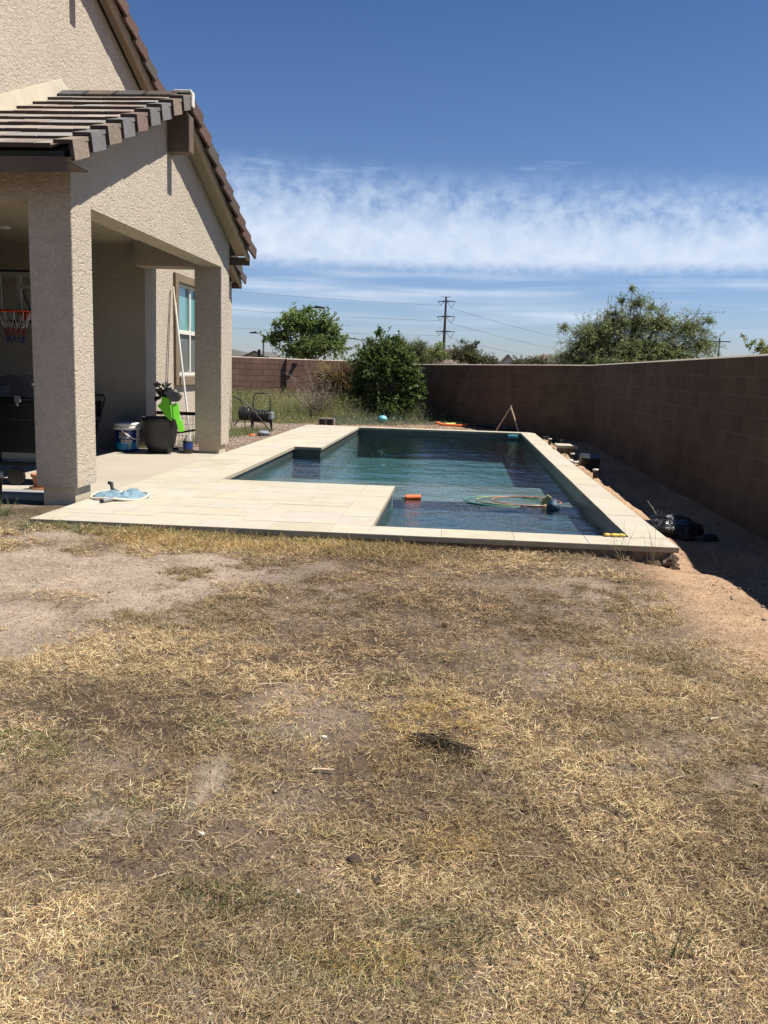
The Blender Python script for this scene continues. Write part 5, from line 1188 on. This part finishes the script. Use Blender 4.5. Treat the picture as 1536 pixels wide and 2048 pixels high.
# pool net lying on the deck
nt_ = thing('pool_net', (-3.38, 8.72, 0), 'crumpled pale blue pool skimmer net lying on the deck beside the near column', 'pool net')
NU, NV = 30, 40; vs_ = []; m = MB(); m.smooth = True
for j in range(NV+1):
    for i in range(NU+1):
        u, v = i/NU*2-1, j/NV*2-1; r2 = max(abs(u), abs(v)); l = math.hypot(u, v)+1e-9; u2, v2 = u*r2/l, v*r2/l
        x = -3.385+.265*u2*(1+.12*math.sin(5*v2)); y = 8.64+.28*v2*(1+.10*math.sin(4*u2)); edge = 1-r2**4
        z = .010+edge*(.006+.075*abs(float(fbm(np.array([x*.8+y*.3]), np.array([y*.5]), 13, 91, 3)[0])-.5)*1.6+.02*float(fbm(np.array([x]), np.array([y]), 4, 95, 2)[0])+.025*math.exp(-((u2-.55)/.4)**2-((v2-.35)/.5)**2))
        vs_.append((x, y, z))
m.add(vs_, [(j*(NU+1)+i, j*(NU+1)+i+1, (j+1)*(NU+1)+i+1, (j+1)*(NU+1)+i) for j in range(NV) for i in range(NU)]); m.build('netting', 'net_blue', nt_)
m = MB(); m.tube([(-3.385+.28*math.cos(t), 8.64+.295*math.sin(t), .016+.012*math.sin(3*t)) for t in np.linspace(0, 2*math.pi, 41)], .012, 8, False); m.build('rim', 'rim_cream', nt_)
m = MB(); m.tube([(-3.33, 8.40, .026), (-3.40, 8.22, .020)], .020, 12); m.build('socket', 'steel_grey', nt_); m = MB(); m.tube([(-3.398, 8.226, .020), (-3.404, 8.21, .020)], .0225, 12); m.build('socket_end', 'black_plastic', nt_)
m = MB(); m.tube([(-3.61, 8.90, .11), (-3.575, 8.90, .10), (-3.55, 8.86, .045), (-3.47, 8.82, .03)], [.018, .022, .016, .012], 10); m.build('clip', 'black_plastic', nt_)

# ================================================================== BEYOND THE HOUSE CORNER
ct = thing('hose_reel_cart', (-4.55, 19.7, -.08), 'black hose reel cart with tall looped handle beside the house corner', 'hose cart')
cp = lambda X, Y, y=19.7: (-4.99+(X-80)*.000735, y, -.08+(1420-Y)*.00074)
m = MB(); m.tube([cp(640, 1250), cp(625, 600), cp(640, 360), cp(720, 285), cp(900, 262), cp(1060, 285), cp(1140, 360), cp(1155, 600), cp(1165, 1250)], .013, 8); m.build('handle', 'black_metal', ct)
m = MB(); m.tube([cp(60, 370, 19.5), cp(330, 480, 19.5), cp(640, 720, 19.5), cp(900, 1030, 19.5), cp(1320, 1470, 19.5)], .014, 8); m.build('strut', 'black_metal', ct)
m = MB(); m.tube([cp(150, 395, 19.55), cp(300, 520, 19.55), cp(380, 680, 19.55), cp(410, 1000, 19.55), cp(440, 1420, 19.55)], .012, 8); m.build('strut', 'black_metal', ct)
m = MB(); m.tube([cp(60, 1290, 19.6), cp(200, 1110, 19.6), cp(360, 970, 19.6), cp(560, 930, 19.6)], .013, 8); m.build('strut', 'black_metal', ct)
for X in (575, 610, 1195):
    m = MB(); m.tube([cp(X, 860), cp(X+8, 1410)], .020, 8); m.build('leg', 'black_metal', ct)
m = MB(); m.box(*[cp(700, 0)[0], cp(1230, 0)[0]], 19.55, 19.62, cp(0, 1410)[2], cp(0, 1375)[2]); m.build('foot_bar', 'black_metal', ct)
rl = MB(); z0 = cp(0, 950)[2]
for k in range(15):
    x = cp(660, 0)[0]+k*.026; rr = .125+rng.uniform(-.02, .02); rl.tube([(x+.012*math.sin(t*2+k), 19.78+rr*math.cos(t), z0+rr*math.sin(t)*(1.1 if math.sin(t) < 0 else .9)) for t in np.linspace(0, 2*math.pi, 17)], .015, 6, False)
rl.build('hose_coil', 'black_plastic', ct)
for X in (635, 1110):
    m = MB(); t = [(19.78+.15*math.cos(a), z0+.15*math.sin(a)) for a in np.linspace(0, 2*math.pi, 21)[:-1]]; m.prism(t, cp(X, 0)[0], cp(X+22, 0)[0]); m.build('reel_flange', 'black_plastic', ct)
m = MB(); t = [(19.75+.16*math.cos(a), z0+.03+.15*math.sin(a)) for a in np.linspace(0, 2*math.pi, 21)[:-1]]; m.prism(t, cp(190, 0)[0], cp(520, 0)[0]); m.build('drum', 'black_plastic', ct, bevel=.02)
m = MB(); m.box(cp(1110, 0)[0], cp(1235, 0)[0], 19.62, 19.9, cp(0, 1050)[2], cp(0, 830)[2]); m.build('crank_housing', 'stone_blue', ct, bevel=.02)
def rock(name, c, r, mat, label, cat_, seed, squash=.6, parent=None, sub=20):
    m = MB(); m.smooth = True; rows = 12; vs_ = []
    for j in range(rows+1):
        for i in range(sub):
            th, ph = math.pi*j/rows, 2*math.pi*i/sub; d = Vector((math.sin(th)*math.cos(ph), math.sin(th)*math.sin(ph), math.cos(th))); k = .72+.56*float(fbm(np.array([d.x*1.3+seed]), np.array([d.y*1.3+d.z]), 1.6, seed, 3)[0])
            vs_.append((c[0]+d.x*r[0]*k, c[1]+d.y*r[1]*k, c[2]+d.z*r[2]*k))
    m.add(vs_, [(j*sub+i, j*sub+(i+1) % sub, (j+1)*sub+(i+1) % sub, (j+1)*sub+i) for j in range(rows) for i in range(sub)])
    o = m.build(name, mat, parent, base=c)
    return o if parent else tag(o, label, cat_)
rock('stone', (-4.03, 18.25, -.02), (.13, .16, .065), 'stone_blue', 'smooth blue grey stone at the edge of the deck near the house corner', 'stone', 3)
rock('plastic_scrap', (-4.24, 18.1, -.055), (.07, .05, .028), 'toy_orange', 'small orange scrap on the gravel left of the blue grey stone', 'scrap', 5)
blk = MB(); X0, Y0, Zb = -3.33, 22.55, -.085
for (a, b) in ((-.20, -.165), (-.02, .015), (.165, .20)): blk.box(X0+a, X0+b, Y0-.10, Y0+.10, Zb+.028, Zb+.16)
blk.box(X0-.2, X0+.2, Y0-.10, Y0+.10, Zb, Zb+.028); blk.box(X0-.2, X0+.2, Y0-.10, Y0+.10, Zb+.16, Zb+.19); blk.box(X0-.165, X0+.165, Y0+.06, Y0+.098, Zb+.0285, Zb+.1595)
tag(blk.build('cinder_block', 'cinder_grey', base=(X0, Y0, Zb)), 'hollow concrete block lying on its side at the far edge of the deck', 'block')
tb_ = rock('play_ball', (-2.02, 24.1, .06), (.115, .10, .085), 'toy_cyan', 'bright turquoise deflated ball among the weeds below the green shrub', 'ball', 8)
def noodle(mat, pts, label):
    m = MB(); m.tube(pts, .034, 12); tag(m.build('pool_noodle', mat, base=pts[0]), label, 'pool noodle', 'pool noodles behind the pool')
noodle('toy_orange', [(-.56, 24.0, .015), (-.40, 24.05, -.035), (-.15, 24.02, -.05), (.08, 23.98, -.05), (.22, 24.0, -.035), (.28, 24.02, -.005)], 'orange foam pool noodle lying on the dirt behind the pool')
noodle('toy_yellow', [(-.30, 24.16, -.03), (-.12, 24.25, -.03), (.06, 24.4, -.02), (.12, 24.45, .0)], 'yellow foam pool noodle lying behind the orange one')
st = thing('wooden_stakes', (1.28, 22.2, -.08), 'two thin wooden stakes joined as an upside down V by the angled wall', 'stakes')
ap = Vector((1.32, 22.2, .56))
for e in ((.96, 22.4, -.12), (1.56, 21.9, -.12)): m = MB(); m.tube([Vector(e), ap+(ap-Vector(e)).normalized()*.03], .018, 8); m.build('stake', 'wood_stake', st)
for k_, (pa, pc, lab) in enumerate((((.56, 24.75, -.04), (1.70, 22.75, -.05), 'black flexible pipe lying on the ground by the wooden stakes'), ((.62, 24.3, -.03), (1.32, 22.9, -.03), 'second shorter black pipe just behind the first by the stakes'))):
    pa, pc = Vector(pa), Vector(pc); m = MB(); m.tube([pa, pa.lerp(pc, .4)+Vector((.03, .02, .01)), pc], .030, 8); tag(m.build('pipe', 'black_plastic', base=tuple(pa)), lab, 'pipe')
# fittings along the wall side of the pool
tbx = MB(); tbx.box(1.87, 2.25, 16.55, 17.05, .035, .085); tag(tbx.build('stone_slab', 'travertine', base=(2.05, 16.8, .035), bevel=.006), 'spare pale stone slab raised beside the coping on the wall side', 'slab')
d_ = bpy.data.objects['stone_slab'].data; d_.color_attributes['Col'].data.foreach_set('color', np.tile([.50, .45, .36, 1.], (len(d_.vertices), 1)).ravel())
sp_ = MB(); sp_.box(1.92, 2.20, 16.6, 17.0, -.16, .034); tag(sp_.build('concrete_block', 'concrete_rough', base=(2.05, 16.8, -.16)), 'rough concrete block supporting the spare stone slab', 'block')
for x, y, h, lab in ((2.00, 12.72, .11, 'short dark pipe stub with pale cap nearest the black bag'), (2.03, 15.55, .11, 'short capped pipe stub beside the black box along the coping'), (1.98, 18.9, .11, 'farthest short capped pipe stub along the coping')):
    z = float(gz(x, y)); r = thing('pipe_stub', (x, y, z), lab, 'pipe', 'capped pipe stubs beside the coping')
    m = MB(); m.tube([(x, y, z-.03), (x, y, z+h)], .034, 14); m.build('pipe', 'black_plastic', r); m = MB(); m.lathe([(.0, h+.022), (.040, h+.020), (.041, h-.004), (.034, h-.006)][::-1], (x, y, z), 16, False, False); m.build('cap', 'pipe_white', r)
m = MB(); m.obox((2.17, 14.5, -.02), Vector((1, 0, -.05)).normalized(), Vector((0, .97, .2)).normalized(), Vector((.05, -.2, .97)).normalized(), .15, .13, .115); tag(m.build('equipment_box', 'black_plastic', base=(2.17, 14.5, -.15), bevel=.012), 'square black plastic box tilted on the dirt beside the coping', 'box')
m = MB(); m.box(1.98, 2.28, 20.2, 20.55, -.13, -.02); tag(m.build('valve_box', 'black_plastic', base=(2.1, 20.4, -.13), bevel=.01), 'low black valve box by the far right corner of the coping', 'box')
for k, (x, y, s) in enumerate(((1.96, 15.2, .05), (2.06, 15.0, .04), (1.99, 14.85, .035))): rock('rubble_chunk', (x, y, float(gz(x, y))+.03), (s, s, s*.7), 'mortar_white', ('largest pale rubble chunk between the slab and the black box', 'middle sized pale rubble chunk beside the black box', 'smallest pale rubble chunk nearest the black box')[k], 'rubble', 11+k)['group'] = 'pale rubble chunks beside the coping'
# crumpled black bag
bgz = -.17
bag = thing('plastic_bag', (2.13, 8.58, bgz), 'crumpled shiny black plastic bag lying on the dirt beside the coping', 'bag')
def lump(c, r, seed, name, rot=0, amp=.5):
    m = MB(); m.smooth = True; R_, S_ = 30, 44; vs_ = []
    th = np.pi*np.arange(R_+1)/R_; ph = 2*np.pi*np.arange(S_)/S_; TH, PH = np.meshgrid(th, ph, indexing='ij'); dx, dy, dz = np.sin(TH)*np.cos(PH), np.sin(TH)*np.sin(PH), np.cos(TH)
    n1 = fbm(dx*1.2+seed, dy*1.2+dz*.8, 1.3, seed, 2); n2 = np.abs(fbm(dx*2+dz, dy*2.2-dz+seed, 2.2, seed+3, 3)-.5)*2; k = .75+.5*n1-amp*.42*n2
    X, Y, Z = dx*r[0]*k, dy*r[1]*k, dz*r[2]*k; Z = np.maximum(Z, -r[2]*.55); ca, sa = math.cos(rot), math.sin(rot)
    vs_ = np.stack([c[0]+X*ca-Y*sa, c[1]+X*sa+Y*ca, c[2]+Z], -1).reshape(-1, 3)
    m.add(vs_, [(j*S_+i, j*S_+(i+1) % S_, (j+1)*S_+(i+1) % S_, (j+1)*S_+i) for j in range(R_) for i in range(S_)]); m.build(name, 'black_bag', bag)
lump((2.10, 8.60, bgz+.065), (.33, .20, .125), 4, 'body', -.28, .7); lump((2.15, 8.72, bgz+.145), (.22, .12, .075), 9, 'fold', -.3, .5); lump((2.38, 8.47, bgz+.035), (.15, .10, .06), 13, 'tail', -.4, .9)

# ================================================================== THINGS IN THE POOL
def hoop(c, r, mat, label, tilt=0.0):
    m = MB(); m.tube([(c[0]+r*math.cos(t), c[1]+.72*r*math.sin(t), c[2]+tilt*math.sin(t)) for t in np.linspace(0, 2*math.pi, 57)], .0072, 8, False); tag(m.build('hoop', mat, base=c), label, 'hoop', 'hoops floating in the pool')
hoop((.60, 10.58, WZ+.006), .47, 'toy_teal', 'thin green hoop floating in the pool, the widest to the left', .010)
hoop((.72, 10.60, WZ+.012), .44, 'toy_lime', 'thin yellow green hoop floating between the green and red ones', .008)
hoop((.87, 10.56, WZ+.022), .41, 'toy_salmon', 'thin salmon red hoop floating under the dark ball', .012)
rock('play_ball', (1.15, 10.20, WZ+.03), (.075, .07, .07), 'toy_blue', 'dark navy ball resting on the floating hoops', 'ball', 21)
m = MB(); m.prism([(1.02, WZ+.02), (1.14, WZ+.02), (1.15, WZ+.10), (1.10, WZ+.135), (1.05, WZ+.09)], 10.36, 10.40, 'y'); tag(m.build('toy_fin', 'toy_lime', base=(1.08, 10.38, WZ), bevel=.008), 'yellow green toy fin floating behind the navy ball', 'toy')
ot = thing('water_toy', (-.49, 10.5, WZ), 'orange cylindrical water toy floating beside the deck corner', 'toy')
m = MB(); m.tube([(-.58, 10.49, WZ+.014), (-.40, 10.55, WZ+.014)], .036, 14); m.build('body', 'toy_orange', ot); m = MB(); m.tube([(-.615, 10.478, WZ+.014), (-.581, 10.4895, WZ+.014)], [.020, .028], 12); m.build('nozzle', 'steel_grey', ot)
yt = thing('inflatable_toy', (1.40, 7.60, 0), 'small yellow pool toy lying on the coping at the near right pool corner', 'toy')
for k, (x, r) in enumerate(((1.33, .024), (1.40, .030), (1.455, .026))): rock('float_pad' if k else 'tail', (x, 7.60, .016), (r*1.3, r*.8, r*.55), 'yellow_plastic', None, None, 31+k, parent=yt)
m = MB(); m.box(1.22, 1.44, 20.93, 21.03, -.115, -.055); tag(m.build('skimmer_door', 'toy_cyan', base=(1.33, 21, -.1), bevel=.006), 'pale blue skimmer door on the far pool wall in the right corner', 'skimmer')

# ================================================================== LITTER ON THE LAWN
def on_soil(x, y, h=0): return (x, y, float(gz(x, y))+h)
def stick(p, az, L, r, label, mat='wood_stake'):
    d = Vector((math.cos(az), math.sin(az), .02)); a = Vector((p[0], p[1], float(gz(*p))+.014)); m = MB(); s = Vector((-d.y, d.x, 0))
    m.tube([a-d*L/2, a-d*L*.15+s*L*.04, a+d*L*.2-s*L*.02, a+d*L/2], [r, r*1.05, r*.9, r*.6], 6); tag(m.build('stick', mat, base=tuple(a)), label, 'stick', 'sticks lying on the lawn')
stick((-.79, 3.74), .35, .12, .0045, 'straight pale stick on the thatch left of the two others')
stick((-.47, 3.95), .08, .11, .0045, 'forked looking pale stick right of the straight one'); stick((-.60, 4.10), -.05, .07, .004, 'shortest pale stick behind the other two')
stick((1.15, 3.68), .6, .06, .006, 'short bleached stick at the right of the lawn'); stick((-.42, 2.93), .1, .08, .005, 'bleached stick near the dark twig clump')
rock('dirt_clod', on_soil(-0.245, 2.38, .016), (.024, .017, .016), 'cow_dung', 'dark brown clod lying on the straw low in the picture', 'clod', 41)
rock('dirt_clod', on_soil(-0.17, 2.29, .016), (.011, .009, .008), 'cow_dung', 'tiny dark clod right of the big clod', 'clod', 43)
rock('bone_chip', on_soil(-0.72, 2.44, .016), (.011, .008, .006), 'pipe_white', 'small white chip on the dark soil patch at left', 'chip', 45)
rock('bone_chip', on_soil(-0.46, 3.2, .016), (.013, .007, .006), 'pipe_white', 'small white chip left of the dark twig clump', 'chip', 47)
rock('dirt_clod', on_soil(-0.02, 4.9, .016), (.016, .014, .012), 'cow_dung', 'dark clod in the middle of the lawn beyond the sticks', 'clod', 49)
dg_ = thing('twig_clump', (-.03, 3.19, -.1), 'dark oblong clump of dead twigs lying in the middle of the lawn', 'twig clump')
n = 420; t = rng.uniform(-1, 1, n); ax_ = np.array([.88, -.47]); bx_ = np.array([.47, .88])
xy = np.array([-.03, 3.19])+ax_*(t*.135)[:, None]+bx_*(rng.normal(0, .030, n)*(1-.5*t**2))[:, None]; p = np.c_[xy, gz(xy[:, 0], xy[:, 1])+rng.uniform(.010, .052, n)*(1-t**2*.5)]
V, Q, C = blades(p, np.arctan2(-.47, .88)+rng.normal(0, .55, n), rng.normal(.05, .25, n), rng.uniform(.03, .085, n), rng.uniform(.0022, .005, n), rng.normal(0, .7, n), rng.normal(0, .8, n), palette(n, [(.035, .027, .02), (.07, .05, .035), (.16, .12, .075), (.025, .02, .016)], [4, 3, 1, 3]), 3, .1); big('twigs', V, Q, C, 'straw', dg_)
